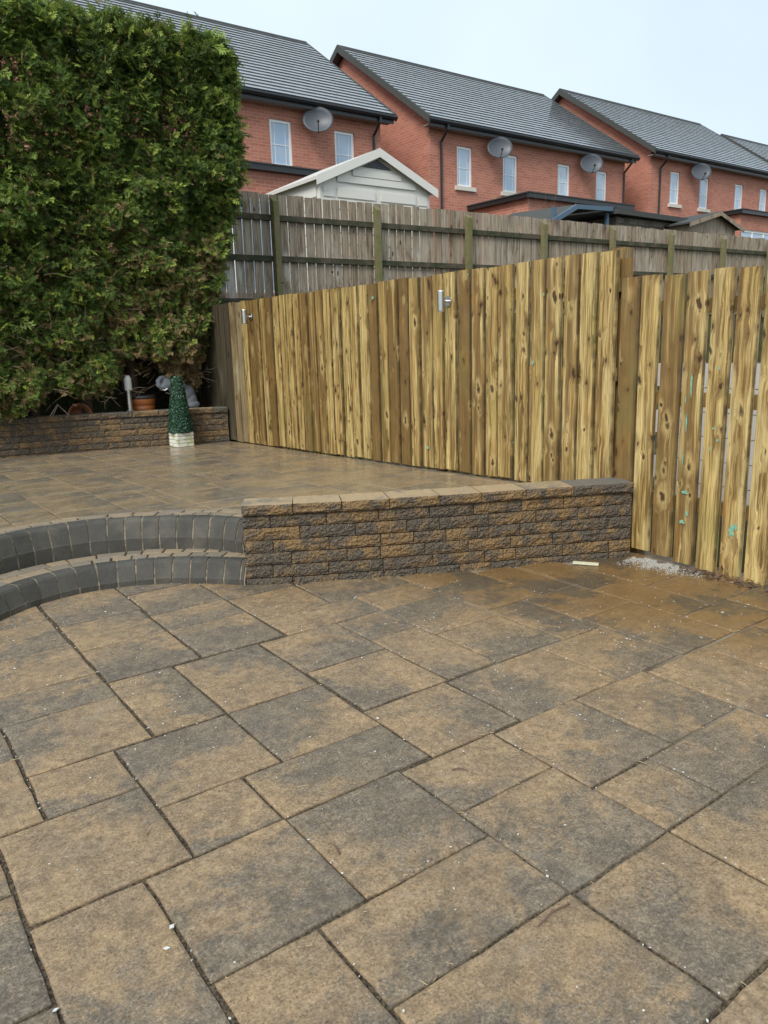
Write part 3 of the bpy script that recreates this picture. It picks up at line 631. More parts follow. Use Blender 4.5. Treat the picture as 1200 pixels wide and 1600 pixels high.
def splash(bd, x, y, z, w_, h_, sd):
    r = random.Random(sd); pts = []
    n = 14
    for i in range(n):
        t = 2*math.pi*i/n; k = r.uniform(.45, 1.1); pts.append((x-.0006-.0004*(sd % 5)/5, y+math.cos(t)*w_*k, z+math.sin(t)*h_*k))
    MB().add(pts+[(q[0]+.0012, q[1], q[2]) for q in pts], [tuple(range(n))]+[(i, (i+1) % n, n+(i+1) % n, n+i) for i in range(n)]).build('paint_splash', 'mint_paint', bd)
def bnear(lst, y): return min(lst, key=lambda q: abs((q[1] if len(q) == 2 else (q[1]+q[2])/2)-y))[0]
for y, z, w_, h_ in [(2.47,.30,.024,.042),(2.44,.33,.014,.022),(2.80,.50,.028,.016),(2.81,.30,.02,.016),(2.78,.36,.012,.02),(2.80,1.20,.007,.10),(2.82,.95,.006,.09),(2.835,1.10,.004,.03),(2.62,1.30,.008,.012),(2.63,.93,.012,.008),(2.60,.86,.01,.012),(2.65,.80,.005,.02),(2.83,.72,.004,.05)]:
    splash(bnear(nsb, y), FX+.006, y, z, w_, h_, int(y*1000+z*777))
for y, z, w_, h_ in [(4.13,1.33,.012,.018),(4.03,1.83,.008,.014),(5.42,.56,.02,.022),(4.86,2.04,.012,.008),(6.22,1.94,.022,.018),(4.33,.7,.006,.006)]:
    splash(bnear(nfb, y), FX-.0195, y, z, w_, h_, int(y*1000+z*777))
# pale wall of the neighbouring yard, glimpsed through the gaps
pw = thing('boundary_wall', (6.6, 2.2, -.1), 'white blockwork wall glimpsed through the gaps of the lower fence', 'wall')
for zi in range(6):
    for yi in range(10):
        MB().box(6.6, 6.75, -.2+yi*.45+(.22 if zi % 2 else 0)+.004, -.2+(yi+1)*.45+(.22 if zi % 2 else 0)-.004, -.1+zi*.225+.004, -.1+(zi+1)*.225-.004).build('block', 'pale_wall', pw)
MB().box(6.61, 6.74, -.2, 4.5, -.1, 1.25).build('core', 'mortar', pw)

# ------------------------------------------------------------------ wall lights
def wall_light(y, z, label):
    t = thing('wall_light', (FX-.014, y, z), label, 'wall light', 'lights on the timber fence'); cx = FX-.10
    MB().tube([(cx, y, z-.085), (cx, y, z-.078), (cx, y, z+.078), (cx, y, z+.085)], [.026, .03, .03, .026], 20).build('cylinder', 'steel', t, smooth=False)
    MB().tube([(cx+.02, y, z), (FX-.02, y, z)], .012, 10).build('arm', 'steel', t); MB().tube([(FX-.026, y, z), (FX-.0135, y, z)], [.042, .045], 20).build('bracket', 'steel', t)
    for s in (-1, 1): MB().tube([(cx, y, z+s*.0852), (cx, y, z+s*.089)], .022, 16).build('lens', 'diffuser', t)
wall_light(5.11, 1.843, 'steel cylinder light high on the fence, the nearer of the two'); wall_light(8.85, 1.878, 'steel cylinder light near the hedge end of the timber fence')

# ------------------------------------------------------------------ old weathered fence on the bank
of = thing('weathered_fence', (9, 10.85, 2.1), 'old grey weathered board fence with mossy rails on the bank behind', 'fence')
def OY(x): return 11.2129 - .045*x
x = .6; proto = []
while x < 24:
    wv = random.uniform(.138, .15); gp = random.uniform(.008, .019) if x < 11 else random.uniform(.004, .014)
    board(of, 'oldwood', x, x+wv, OY(x)+.055, OY(x)+.073, 1.98, 3.80+.012*NZ(x*2)-.02*random.random(), lean=random.uniform(-.008, .008)); x += wv+gp
px_ = [2.15, 4.07, 5.98, 7.84, 9.80, 11.68, 13.65, 15.57, 17.5, 19.42, 21.3]
for a, b in zip(px_, px_[1:]):
    for z in (3.44, 2.84, 2.2):
        MB().add([(a, OY(a)+.002, z-.042), (b, OY(b)+.002, z-.042), (b, OY(b)+.002, z+.042), (a, OY(a)+.002, z+.042), (a, OY(a)+.053, z-.042), (b, OY(b)+.053, z-.042), (b, OY(b)+.053, z+.042), (a, OY(a)+.053, z+.042)],
                 [(0,1,2,3),(7,6,5,4),(3,2,6,7),(0,4,5,1),(0,3,7,4),(1,5,6,2)]).build('rail', 'greenrail', of)
for i, a in enumerate(px_):
    MB().prism([(OY(a)-.10, 1.9), (OY(a)+.001, 1.9), (OY(a)+.001, 3.74-.02*random.random()), (OY(a)-.10, 3.66)], 'x', a-.05, a+.05).build('post', 'greypost', of, bevel=.006, origin=(a, OY(a)-.05, 2.0))

# ------------------------------------------------------------------ houses
def wall_open(m, x0, x1, z0, z1, y, ops, depth=.1):       # facade at y with rectangular openings and reveals
    xs = sorted({x0, x1, *[o[0] for o in ops], *[o[1] for o in ops]}); zs = sorted({z0, z1, *[o[2] for o in ops], *[o[3] for o in ops]})
    for i in range(len(xs)-1):
        for j in range(len(zs)-1):
            cx, cz = (xs[i]+xs[i+1])/2, (zs[j]+zs[j+1])/2
            if any(o[0] < cx < o[1] and o[2] < cz < o[3] for o in ops): continue
            m.add([(xs[i],y,zs[j]),(xs[i+1],y,zs[j]),(xs[i+1],y,zs[j+1]),(xs[i],y,zs[j+1])], [(0,1,2,3)])
    for a, b, c, d in ops:
        m.add([(a,y,c),(b,y,c),(b,y,d),(a,y,d),(a,y+depth,c),(b,y+depth,c),(b,y+depth,d),(a,y+depth,d)], [(0,4,5,1),(1,5,6,2),(2,6,7,3),(3,7,4,0)])
hrj = random.Random(12)
def house(a0, a1, ze, zr, wins, pipes, label, bf=18.6, br=22.85, sills=(), ext=None):
    zg = ze-5.05; h = thing('brick_house', ((a0+a1)/2, bf, zg), label, 'house', 'red brick houses beyond the old fence')
    x0, x1 = a0+.28, a1-.28; bb = 2*br-bf; pit = (zr-ze)/(br-bf+.35)
    zw = ze-.02
    m = MB(); wall_open(m, x0, x1, zg-.6, zw, bf, [(a, b, c, d) for a, b, c, d in wins])
    for x in (x0, x1):
        m.add([(x,bf,zg-.6),(x,bb,zg-.6),(x,bb,zw+.2),(x,br,zr-.16),(x,bf,zw+.2)], [(0,1,2,3,4)])
    m.add([(x0,bb,zg-.6),(x1,bb,zg-.6),(x1,bb,zw),(x0,bb,zw)], [(0,1,2,3)]); m.add([(x0,bf,zw),(x1,bf,zw),(x1,bf,zw+.18),(x0,bf,zw+.18)], [(0,1,2,3)])
    m.build('wall', 'brick', h, fixn=False)
    # roof: slab + overlapping tile courses
    e = bf-.35
    m = MB().prism([(e, ze+.02), (br, zr-.06), (2*br-e, ze+.02), (2*br-e, ze-.06), (br, zr-.16), (e, ze-.06)], 'x', a0+.02, a1-.02); rf = m.build('roof', 'black_plastic', h)
    nc = 22; L = math.hypot(br-e, zr-ze); m = MB(); sl = Vector((0, br-e, zr-ze)).normalized(); nm = Vector((0, -sl.z, sl.y))
    for side in (1, -1):
        for c in range(nc):
            s0, s1 = L*c/nc, L*(c+1.25)/nc; s1 = min(s1, L); jj = 0
            for s_ in ((s0, s1),):
                q0 = Vector((0, e, ze+.02))+sl*s0; q1 = Vector((0, e, ze+.02))+sl*s1
                P = [q0+nm*.008, q0+nm*.036, q1+nm*.012, q1+nm*.002]
                if side < 0: m.prism([(2*br-p.y, p.z) for p in P], 'x', a0, a1); continue
                xt = a0 + (.0 if c % 2 else -.16)
                while xt < a1-.01:
                    j1, j2 = hrj.uniform(-.0012, .0018), hrj.uniform(-.003, .003); xe = min(xt+.33, a1)
                    m.prism([(P[0].y, P[0].z), (P[1].y+j2*sl.y, P[1].z+j1+j2*sl.z), (P[2].y, P[2].z), (P[3].y, P[3].z)], 'x', max(xt, a0)+.002, xe-.002); xt += .33
    tag(m.build('tile_courses', 'tile', rf), kind='stuff')
    MB().tube([(a0-.01, br, zr-.02), (a1+.01, br, zr-.02)], .085, 10).build('ridge_tiles', 'felt', rf)
    for x, s_ in ((a0, -1), (a1, 1)):
        xa, xb = sorted((x-.03*s_, x+.03*s_))
        MB().prism([(e-.02, ze+.06), (br, zr+.06), (2*br-e, ze+.06), (2*br-e, ze-.12), (br, zr-.16), (e-.02, ze-.14)], 'x', xa, xb).build('verge', 'felt', rf)
        xa, xb = sorted((x-.03*s_-.002*s_, x-.27*s_)); MB().prism([(e+.1, ze-.02), (br, zr-.17), (br, zr-.20), (e+.1, ze-.06)], 'x', xa, xb).build('verge_soffit', 'soffit', rf)
    MB().box(a0+.05, a1-.05, e+.06, bf-.002, ze-.16, ze-.14).build('soffit', 'soffit', h)
    MB().box(a0+.04, a1-.04, e+.03, e+.055, ze-.2, ze+.02).build('fascia', 'black_plastic', h)
    pr = [(e+.028, ze-.01), (e-.08, ze-.005), (e-.09, ze-.05), (e-.06, ze-.1), (e, ze-.115), (e+.028, ze-.08)]
    MB().prism(pr, 'x', a0-.02, a1+.02).build('gutter', 'black_plastic', h)
    for p in pipes:
        MB().tube([(p, e-.03, ze-.1), (p, e-.02, ze-.22), (p, bf-.05, ze-.5), (p, bf-.05, ze-.7), (p, bf-.05, zg-.3)], .036, 8).build('downpipe', 'black_plastic', h)
    for i, (a, b, c, d) in enumerate(wins):
        f = MB(); y0, y1 = bf+.045, bf+.095; t = .068
        f.box(a, a+t, y0, y1, c, d).box(b-t, b, y0, y1, c, d).box(a+t, b-t, y0, y1, c, c+t).box(a+t, b-t, y0, y1, d-t, d)
        w_ = f.build('window', 'white_upvc', h)
        MB().box(a+t-.004, b-t+.004, bf+.066, bf+.074, c+t-.004, d-t+.004).build('pane', 'glass', w_)
        iw, zm = b-a-2*t, c+(d-c)*.47
        g = MB().box(a+t+iw*.18-.006, a+t+iw*.18+.006, bf+.055, bf+.0655, c+t, d-t).box(a+t+iw*.80-.006, a+t+iw*.80+.006, bf+.055, bf+.0655, c+t, d-t)
        g.box(a+t, b-t, bf+.053, bf+.0652, zm-.009, zm+.009); g.build('glazing_bar', 'white_upvc', w_)
        if i in sills: MB().box(a-.1, b+.1, bf-.08, bf+.04, c-.12, c-.002).build('sill', 'sill', w_)
    if ext:
        xa, xb, yf, zt, ew = ext
        m = MB(); wall_open(m, xa, xb, zg-.6, zt-.12, yf, ew); m.add([(xa,yf,zg-.6),(xa,bf-.002,zg-.6),(xa,bf-.002,zt-.12),(xa,yf,zt-.12)], [(0,1,2,3)]); m.add([(xb,yf,zg-.6),(xb,bf-.002,zg-.6),(xb,bf-.002,zt-.12),(xb,yf,zt-.12)], [(0,1,2,3)])
        m.build('extension_wall', 'brick', h, fixn=False)
        er = MB().box(xa-.16, xb+.16, yf-.16, bf-.004, zt-.14, zt-.02).build('extension_roof', 'black_plastic', h)
        MB().box(xa-.19, xb+.19, yf-.19, bf-.006, zt-.018, zt+.012).build('roof_edge', 'felt', er)
        for a, b, c, d in ew:
            f = MB(); t = .07
            f.box(a, a+t, yf+.03, yf+.09, c, d).box(b-t, b, yf+.03, yf+.09, c, d).box(a+t, b-t, yf+.03, yf+.09, d-t, d).box(a+t, b-t, yf+.03, yf+.09, c, c+t)
            k = 3
            for q in range(1, k): f.box(a+(b-a)*q/k-.04, a+(b-a)*q/k+.04, yf+.03, yf+.09, c+t, d-t)
            w_ = f.build('window', 'white_upvc', h); MB().box(a+t, b-t, yf+.055, yf+.065, c+t, d-t).build('pane', 'glass', w_)
    return h
house(4.25, 13.96, 7.66, 10.84, [(10.19,10.83,6.07,7.19),(12.15,12.79,6.05,7.16)], [13.42], 'red brick house partly hidden by the tall hedge, behind the beige shed', ext=(5.2, 11.2, 16.6, 5.56, [(7.0, 10.2, 2.75, 4.85)]))
house(15.18, 24.87, 7.80, 10.97, [(16.53,17.15,6.14,7.29),(18.47,19.12,6.14,7.27),(21.04,21.65,6.19,7.26),(23.03,23.62,6.17,7.24)], [15.87, 24.52], 'red brick house in the middle with four narrow windows and two dishes', sills=(0, 1), ext=(17.1, 21.6, 16.2, 5.60, [(18.2, 19.6, 2.9, 5.05)]))
house(25.86, 35.75, 8.18, 11.33, [(27.39,28.01,6.48,7.66),(29.38,30.0,6.46,7.63),(31.95,32.58,6.5,7.62),(33.93,34.52,6.48,7.6)], [26.68], 'red brick house at the right with a single grey dish', sills=(0, 1), ext=(28.3, 34.5, 16.2, 5.98, [(28.45, 30.9, 3.2, 5.30)]))
house(37.7, 47.5, 7.95, 11.12, [(39.2,39.82,6.3,7.45)], [38.4], 'farthest house of the row, only its roof tip showing at the right edge')
def dish(x, y, z, label):
    t = thing('satellite_dish', (x, y+.28, z), label, 'satellite dish', 'satellite dishes on the brick houses')
    m = MB(); n = 24; rx, rz = .40, .33; d = Vector((-.5, -.82, .22)).normalized(); X = d.cross(Vector((0,0,1))).normalized(); Y = X.cross(d); c = Vector((x, y-.02, z))
    for k in range(6):
        r = k/5
        for j in range(n):
            a = 2*math.pi*j/n; m.v.append(tuple(c + X*rx*r*math.cos(a) + Y*rz*r*math.sin(a) + d*.10*(r*r)))
    m.f = [(k*n+j, k*n+(j+1) % n, (k+1)*n+(j+1) % n, (k+1)*n+j) for k in range(5) for j in range(n)]
    k0 = len(m.v); m.v += [tuple(Vector(p)-d*.012) for p in m.v[:k0]]; m.f += [tuple(i+k0 for i in reversed(f)) for f in m.f[:]]
    m.f += [(5*n+j, 5*n+(j+1) % n, k0+5*n+(j+1) % n, k0+5*n+j) for j in range(n)]
    m.build('reflector', 'dish_grey', t, smooth=True, fixn=False)
    tip = c + d*.42 - Y*.20
    MB().tube([c-Y*.33+d*.06, tip], .012, 8).build('feed_arm', 'black_plastic', t); MB().tube([tip-d*.03, tip-d*.12+Y*.03], [.035, .03], 10).build('receiver', 'black_plastic', t)
    MB().tube([c-d*.02, c-d*.10, (x, y+.29, z-.05)], .02, 8).build('mount', 'black_plastic', t)
dish(11.42, 18.26, 7.19, 'grey satellite dish on the house behind the hedge and beige shed'); dish(17.95, 18.26, 7.28, 'grey dish on the middle house, between its two left windows')
dish(22.28, 18.26, 7.28, 'grey dish on the middle house, between its two right windows'); dish(28.8, 18.26, 7.67, 'grey satellite dish on the right-hand house')

# ------------------------------------------------------------------ sheds behind the old fence
sh = thing('plastic_shed', (8.93, 12.2, 2.4), 'beige plastic shed with a gable and louvred vent above the old fence', 'shed')
x0, x1, yf, yb, ze, zr = 7.68, 10.20, 12.3, 14.2, 4.40, 4.93; xm = (x0+x1)/2
m = MB().add([(x0,yf,2.2),(x1,yf,2.2),(x1,yf,ze),(xm,yf,zr),(x0,yf,ze)], [(0,1,2,3,4)]).add([(x0,yb,2.2),(x1,yb,2.2),(x1,yb,ze),(xm,yb,zr),(x0,yb,ze)], [(4,3,2,1,0)])
m.add([(x0,yf,2.2),(x0,yb,2.2),(x0,yb,ze),(x0,yf,ze)], [(3,2,1,0)]).add([(x1,yf,2.2),(x1,yb,2.2),(x1,yb,ze),(x1,yf,ze)], [(0,1,2,3)]); m.build('wall', 'beige_plastic', sh, fixn=False)
for s in (-1, 1):
    xe = xm+s*(xm-x0+.13); e2 = ze-.07
    MB().add([(xm,yf-.11,zr+.03),(xe,yf-.11,e2+.03),(xe,yb+.1,e2+.03),(xm,yb+.1,zr+.03),(xm,yf-.11,zr+.09),(xe,yf-.11,e2+.09),(xe,yb+.1,e2+.09),(xm,yb+.1,zr+.09)], [(0,1,2,3),(4,5,6,7),(0,1,5,4),(1,2,6,5),(2,3,7,6),(3,0,4,7)]).build('roof_panel', 'beige_roof', sh)
    MB().add([(xm,yf-.125,zr-.06),(xe,yf-.125,e2-.06),(xe,yf-.125,e2+.095),(xm,yf-.125,zr+.095),(xm,yf-.112,zr-.06),(xe,yf-.112,e2-.06),(xe,yf-.112,e2+.095),(xm,yf-.112,zr+.095)], [(0,1,2,3),(4,7,6,5),(0,4,5,1),(3,2,6,7),(1,5,6,2),(0,3,7,4)]).build('bargeboard', 'beige_plastic', sh)
vt = MB().prism([(xm-.34, zr-.24), (xm+.34, zr-.24), (xm, zr-.09)], 'y', yf-.02, yf-.004).build('vent', 'vent_dark', sh)
for z in (zr-.225, zr-.195, zr-.165, zr-.135): w_ = .34*(zr-.09-z)/.15*.95; MB().box(xm-w_, xm+w_, yf-.03, yf-.021, z-.006, z+.006).build('louvre', 'dish_grey', vt)
for i in range(10):
    z = 2.3+i*.2
    if z < ze-.1: 
        for a, b in ((x0+.36, xm-.06), (xm+.06, x1-.36)): MB().box(a, b, yf-.03, yf-.003, z+.015, z+.185).build('door_plank', 'beige_plastic', sh, bevel=.006)
        for a, b in ((x0+.06, x0+.30), (x1-.30, x1-.06)): MB().box(a, b, yf-.022, yf-.003, z+.012, z+.188).build('wall_plank', 'beige_plastic', sh, bevel=.006)
        MB().box(x0-.022, x0-.003, yf+.1, yb-.1, z+.012, z+.188).build('wall_plank', 'beige_plastic', sh, bevel=.006)
MB().box(x0+.36, x1-.36, yf-.032, yf-.003, ze-.02, ze+.10).build('gable_plank', 'beige_plastic', sh, bevel=.006); MB().box(x0+.7, x1-.7, yf-.030, yf-.003, ze+.11, ze+.22).build('gable_plank', 'beige_plastic', sh, bevel=.006)

cn = thing('garden_canopy', (15.3, 12.6, 2.5), 'blue painted canopy with dark blue cloth behind the old fence', 'canopy')
MB().add([(14.0,12.5,4.17),(14.83,12.5,4.56),(16.15,12.5,4.60),(16.15,12.5,4.50),(14.86,12.5,4.46),(14.05,12.5,4.08),(14.0,12.58,4.17),(14.83,12.58,4.56),(16.15,12.58,4.60),(16.15,12.58,4.50),(14.86,12.58,4.46),(14.05,12.58,4.08)],
         [(0,1,4,5),(1,2,3,4),(6,11,10,7),(7,10,9,8),(0,6,7,1),(1,7,8,2),(2,8,9,3),(3,9,10,4),(4,10,11,5),(5,11,6,0)]).build('fascia', 'blue_paint', cn)
MB().add([(14.0,12.582,4.17),(14.83,12.582,4.56),(16.15,12.582,4.60),(16.15,14.6,4.70),(14.83,14.6,4.66),(14.0,14.6,4.27),(14.0,12.582,4.13),(14.83,12.582,4.52),(16.15,12.582,4.56),(16.15,14.6,4.66),(14.83,14.6,4.62),(14.0,14.6,4.23)],
         [(0,1,4,5),(1,2,3,4),(11,10,7,6),(10,9,8,7),(0,5,11,6),(2,8,9,3),(3,9,10,4),(4,10,11,5)]).build('roof', 'felt', cn)
MB().box(14.1, 16.4, 14.4, 14.45, 2.5, 4.2).build('cloth', 'blue_fabric', cn)
for x in (14.15, 16.05): MB().box(x, x+.08, 12.6, 12.68, 2.5, 4.47).build('post', 'blue_paint', cn)
for x in (14.15, 16.05): MB().box(x, x+.08, 14.3, 14.38, 2.5, 4.22).build('post', 'blue_paint', cn)
bs = thing('brown_shed', (17.7, 12.7, 2.5), 'low brown plank shed with a flat felt roof beside the blue canopy', 'shed')
MB().box(16.42, 19.0, 12.62, 14.3, 2.4, 4.42).build('wall', 'brownwood', bs)
for i in range(9):
    MB().box(16.40, 19.02, 12.590+.004*(i % 2), 12.617, 4.40-(i+1)*.14+.004, 4.40-i*.14-.004).build('plank', 'brownwood', bs)
MB().add([(16.2,12.40,4.56),(19.2,12.40,4.53),(19.2,14.5,4.63),(16.2,14.5,4.66),(16.2,12.40,4.44),(19.2,12.40,4.41),(19.2,14.5,4.51),(16.2,14.5,4.54)], [(0,1,2,3),(7,6,5,4),(0,4,5,1),(1,5,6,2),(2,6,7,3),(3,7,4,0)]).build('roof', 'felt', bs)
gs = thing('weathered_shed', (19.9, 12.0, 2.4), 'small weathered grey shed with a low gable, right of the brown shed', 'shed')
x0, x1, yf, yb, ze, zr = 18.55, 20.75, 12.0, 13.8, 4.33, 4.62; xm = 19.75
MB().add([(x0,yf,2.2),(x1,yf,2.2),(x1,yf,ze),(xm,yf,zr),(x0,yf,ze),(x0,yb,2.2),(x1,yb,2.2),(x1,yb,ze),(xm,yb,zr),(x0,yb,ze)], [(0,1,2,3,4),(9,8,7,6,5),(0,4,9,5),(1,6,7,2)]).build('wall', 'oldwood', gs)
for i in range(11):
    z = 2.6+i*.14
    if z+.13 < ze: MB().box(x0-.01, x1+.01, yf-.022, yf-.002, z, z+.132).build('plank', 'oldwood', gs)
for s, xe in ((-1, x0-.18), (1, x1+.18)):
    e2 = ze-.05
    MB().add([(xm,yf-.15,zr+.01),(xe,yf-.15,e2),(xe,yb+.1,e2),(xm,yb+.1,zr+.01),(xm,yf-.15,zr+.05),(xe,yf-.15,e2+.04),(xe,yb+.1,e2+.04),(xm,yb+.1,zr+.05)], [(0,1,2,3),(4,5,6,7),(0,1,5,4),(1,2,6,5),(2,3,7,6),(3,0,4,7)]).build('roof_panel', 'felt', gs)
    MB().add([(xm,yf-.17,zr-.06),(xe,yf-.17,e2-.08),(xe,yf-.17,e2+.03),(xm,yf-.17,zr+.04),(xm,yf-.152,zr-.06),(xe,yf-.152,e2-.08),(xe,yf-.152,e2+.03),(xm,yf-.152,zr+.04)], [(0,1,2,3),(4,7,6,5),(0,4,5,1),(3,2,6,7),(1,5,6,2),(0,3,7,4)]).build('bargeboard', 'oldwood', gs)

# ------------------------------------------------------------------ conifer hedge
def tint_mesh(name, verts, faces, cols, mat, parent, counts):
    me = bpy.data.meshes.new(name); me.vertices.add(len(verts)); me.vertices.foreach_set('co', np.asarray(verts, np.float32).ravel())
    nf_ = len(faces); k = faces.shape[1]; me.loops.add(nf_*k); me.loops.foreach_set('vertex_index', faces.astype(np.int32).ravel())
    me.polygons.add(nf_); me.polygons.foreach_set('loop_start', np.arange(0, nf_*k, k, dtype=np.int32)); me.update(calc_edges=True)
    at = me.attributes.new('tint', 'FLOAT_COLOR', 'POINT'); c = np.ones((len(verts), 4), np.float32); c[:, :3] = cols; at.data.foreach_set('color', c.ravel())
    me.materials.append(MAT[mat]); o = bpy.data.objects.new(name, me); COL.objects.link(o); o.parent = parent; return o
def frond_template(seed, nl=7):
    # flat feathery spray: a spine with many narrow side shoots; y along the spray, x sideways, z the normal
    r = random.Random(seed); V = []; F = []
    def blade(p, ang, L, w_):
        d = (math.sin(ang), math.cos(ang)); s = (d[1], -d[0]); k = len(V); sag = lambda q: -.35*q[1]*q[1]-.3*q[0]*q[0]
        for t, sd, ww in ((0, 0, 0), (.5, -1, 1), (.5, 1, 1), (1, 0, 0)):
            q = (p[0]+d[0]*L*t+s[0]*w_*ww*sd*.5, p[1]+d[1]*L*t+s[1]*w_*ww*sd*.5); V.append((q[0], q[1], sag(q)+r.uniform(-.02, .02)))
        F.append((k, k+1, k+3)); F.append((k, k+3, k+2))
    blade((0, 0), 0, 1.0, .07)
    for i in range(nl):
        t = .08+.84*i/nl; s = 1 if i % 2 else -1
        L = (.55*(1-t)+.14)*r.uniform(.75, 1.2); a = s*r.uniform(.5, .9); blade((0, t), a, L, .09)
        if L > .33:
            for q, da in ((.4, -.6), (.6, .6)): blade((math.sin(a)*L*q, t+math.cos(a)*L*q), a+s*da, L*(.62-.4*q), .075)
    return np.array(V, np.float32), np.array(F, np.int32)
TPL = [frond_template(s, 7) for s in range(5)]
def smooth_noise(P, f, sd): return np.array([mnoise.fractal(Vector((p[0]*f+sd, p[1]*f, p[2]*f)), 1., 2., 3) for p in P])
def fronds(P, Nn, L, cols, droop):
    # P positions, Nn outward normals, L lengths
    V = []; F = []; C = []; base = 0; n = len(P); which = rng.integers(0, len(TPL), n)
    d = Nn + rng.normal(0, .55, (n, 3)); d[:, 2] -= droop; d /= np.linalg.norm(d, axis=1)[:, None]
    rnd = rng.normal(0, 1, (n, 3)) + np.array([0, 0, .8]) + .5*Nn
    x = np.cross(d, rnd); x /= np.linalg.norm(x, axis=1)[:, None]; z = np.cross(x, d)
    for k, (tv, tf) in enumerate(TPL):
        I = np.where(which == k)[0]
        if not len(I): continue
        W = P[I][:, None, :] + L[I][:, None, None]*(tv[None, :, 0:1]*x[I][:, None, :] + tv[None, :, 1:2]*d[I][:, None, :] + tv[None, :, 2:3]*z[I][:, None, :])
        V.append(W.reshape(-1, 3)); F.append((tf[None] + (np.arange(len(I))*len(tv))[:, None, None] + base).reshape(-1, 3))
        g = np.clip(tv[:, 1], 0, 1)[None, :, None]*.35+.8
        C.append((cols[I][:, None, :]*g).reshape(-1, 3)); base += len(I)*len(tv)
    return np.vstack(V), np.vstack(F), np.vstack(C)
hd = thing('conifer_hedge', (2.6, 10.5, .68), 'tall dense clipped conifer hedge towering over the raised bed', 'hedge')
XL, YF, ZT = .7, 10.12, 5.36
def xr(z): return 4.15 + .88*np.clip((z-1.2)/2.6, 0, 1)**.9       # the right-hand side flares with height
def zbot(x): return 1.08 + .22*np.sin(x*2.1+.6) + .16*np.sin(x*5.3+2)
n1 = 54000; xx = rng.uniform(XL, 5.05, n1); z = rng.uniform(.8, ZT, n1)
ok = (xx < xr(z)) & (z > zbot(xx)); xx, z = xx[ok], z[ok]
P1 = np.c_[xx, np.full(len(xx), YF), z]; cl = smooth_noise(P1, 1.5, 3.)*.34 + smooth_noise(P1, 4.2, 11.)*.24
P1[:, 1] += cl + rng.exponential(.07, len(xx)); P1[:, 1] += .10*np.clip((P1[:, 0]-xr(z)+.35)/.35, 0, 1)**2*1.5
N1 = np.tile([0, -1, .15], (len(xx), 1)).astype(float); inn1 = np.clip((P1[:, 1]-YF-.02)/.25, 0, 1)
n2 = 11000; yy = rng.uniform(YF, 11.3, n2); z = rng.uniform(1., ZT, n2); P2 = np.c_[xr(z), yy, z]; c2 = smooth_noise(P2, 2.2, 21.)*.16; P2[:, 0] -= np.abs(c2)+rng.exponential(.05, n2)-.05
N2 = np.tile([1, -.3, .1], (n2, 1)).astype(float); inn2 = np.zeros(n2)
n3 = 7500; xx = rng.uniform(XL, 5.0, n3); yy = rng.uniform(YF, 11.3, n3); P3 = np.c_[xx, yy, np.full(n3, ZT)]; c3 = smooth_noise(P3, 1.6, 31.)*.2 + smooth_noise(P3, 5, 41.)*.16; P3[:, 2] += c3 - .03 + rng.exponential(.035, n3)
N3 = np.tile([0, -.2, 1.], (n3, 1)).astype(float); inn3 = np.zeros(n3)
n4 = 6000; xx = rng.uniform(XL, 4.9, n4); z = rng.uniform(1.15, ZT-.1, n4); yy = rng.uniform(YF+.2, 11.1, n4); ok = xx < xr(z)-.1; P4 = np.c_[xx, yy, z][ok]; N4 = rng.normal(0, 1, (len(P4), 3)); inn4 = np.ones(len(P4))
P = np.vstack([P1, P2, P3, P4]); Nn = np.vstack([N1, N2, N3, N4]); inn = np.concatenate([inn1, inn2, inn3, inn4]); n = len(P)
t = rng.random(n)[:, None]; hue = (smooth_noise(P, .9, 5.)[:, None]*.9+.5).clip(0, 1)
green = (1-t)*np.array([.045, .095, .026]) + t*np.array([.22, .31, .065]); bright = np.array([.60, .68, .13]); brown = np.array([.32, .23, .11])
cols = green*(.75+.5*hue); isb = (rng.random(n) < .15)[:, None]; cols = np.where(isb, .5*cols+.6*bright, cols)
pb = .04 + .40*np.clip((2.7-P[:, 2])/1.6, 0, 1) + .18*inn; pb = pb + .4*np.clip((P[:, 0]-2.6)/1.5, 0, 1)*np.clip((3.7-P[:, 2])/1.4, 0, 1); pb = pb*(.55+.9*smooth_noise(P, 1.3, 51.).clip(-.5, .6)+.3)
isd = (rng.random(n) < pb)[:, None]; cols = np.where(isd, brown*(.6+.8*t), cols)
L = rng.uniform(.07, .145, n)
# stray shoots that break the clipped outline
ns_ = 1100; k_ = rng.integers(0, 3, ns_); zs_ = rng.uniform(1.6, ZT, ns_); xs_ = rng.uniform(XL, 4.9, ns_); ysr = rng.uniform(YF, 11.0, ns_)
Ps = np.where((k_ == 0)[:, None], np.c_[xs_, ysr, np.full(ns_, ZT+.02)], np.where((k_ == 1)[:, None], np.c_[xr(zs_)-.03, ysr, zs_], np.c_[np.minimum(xs_, xr(zs_)-.1), np.full(ns_, YF-.02), zs_]))
Ns = np.where((k_ == 0)[:, None], np.array([0, -.2, 2.2]), np.where((k_ == 1)[:, None], np.array([1.6, -.3, .7]), np.array([0., -1.4, .9])))
P = np.vstack([P, Ps]); Nn = np.vstack([Nn, Ns]); L = np.concatenate([L, rng.uniform(.12, .26, ns_)]); cols = np.vstack([cols, np.array([.20, .27, .055])*rng.uniform(.6, 1.7, ns_)[:, None]])
V, F, Cc = fronds(P, Nn, L, cols, .25)
fo = tint_mesh('foliage', V-np.array(hd.location), F, Cc, 'foliage', hd, None); tag(fo, kind='stuff')
hr = random.Random(4)
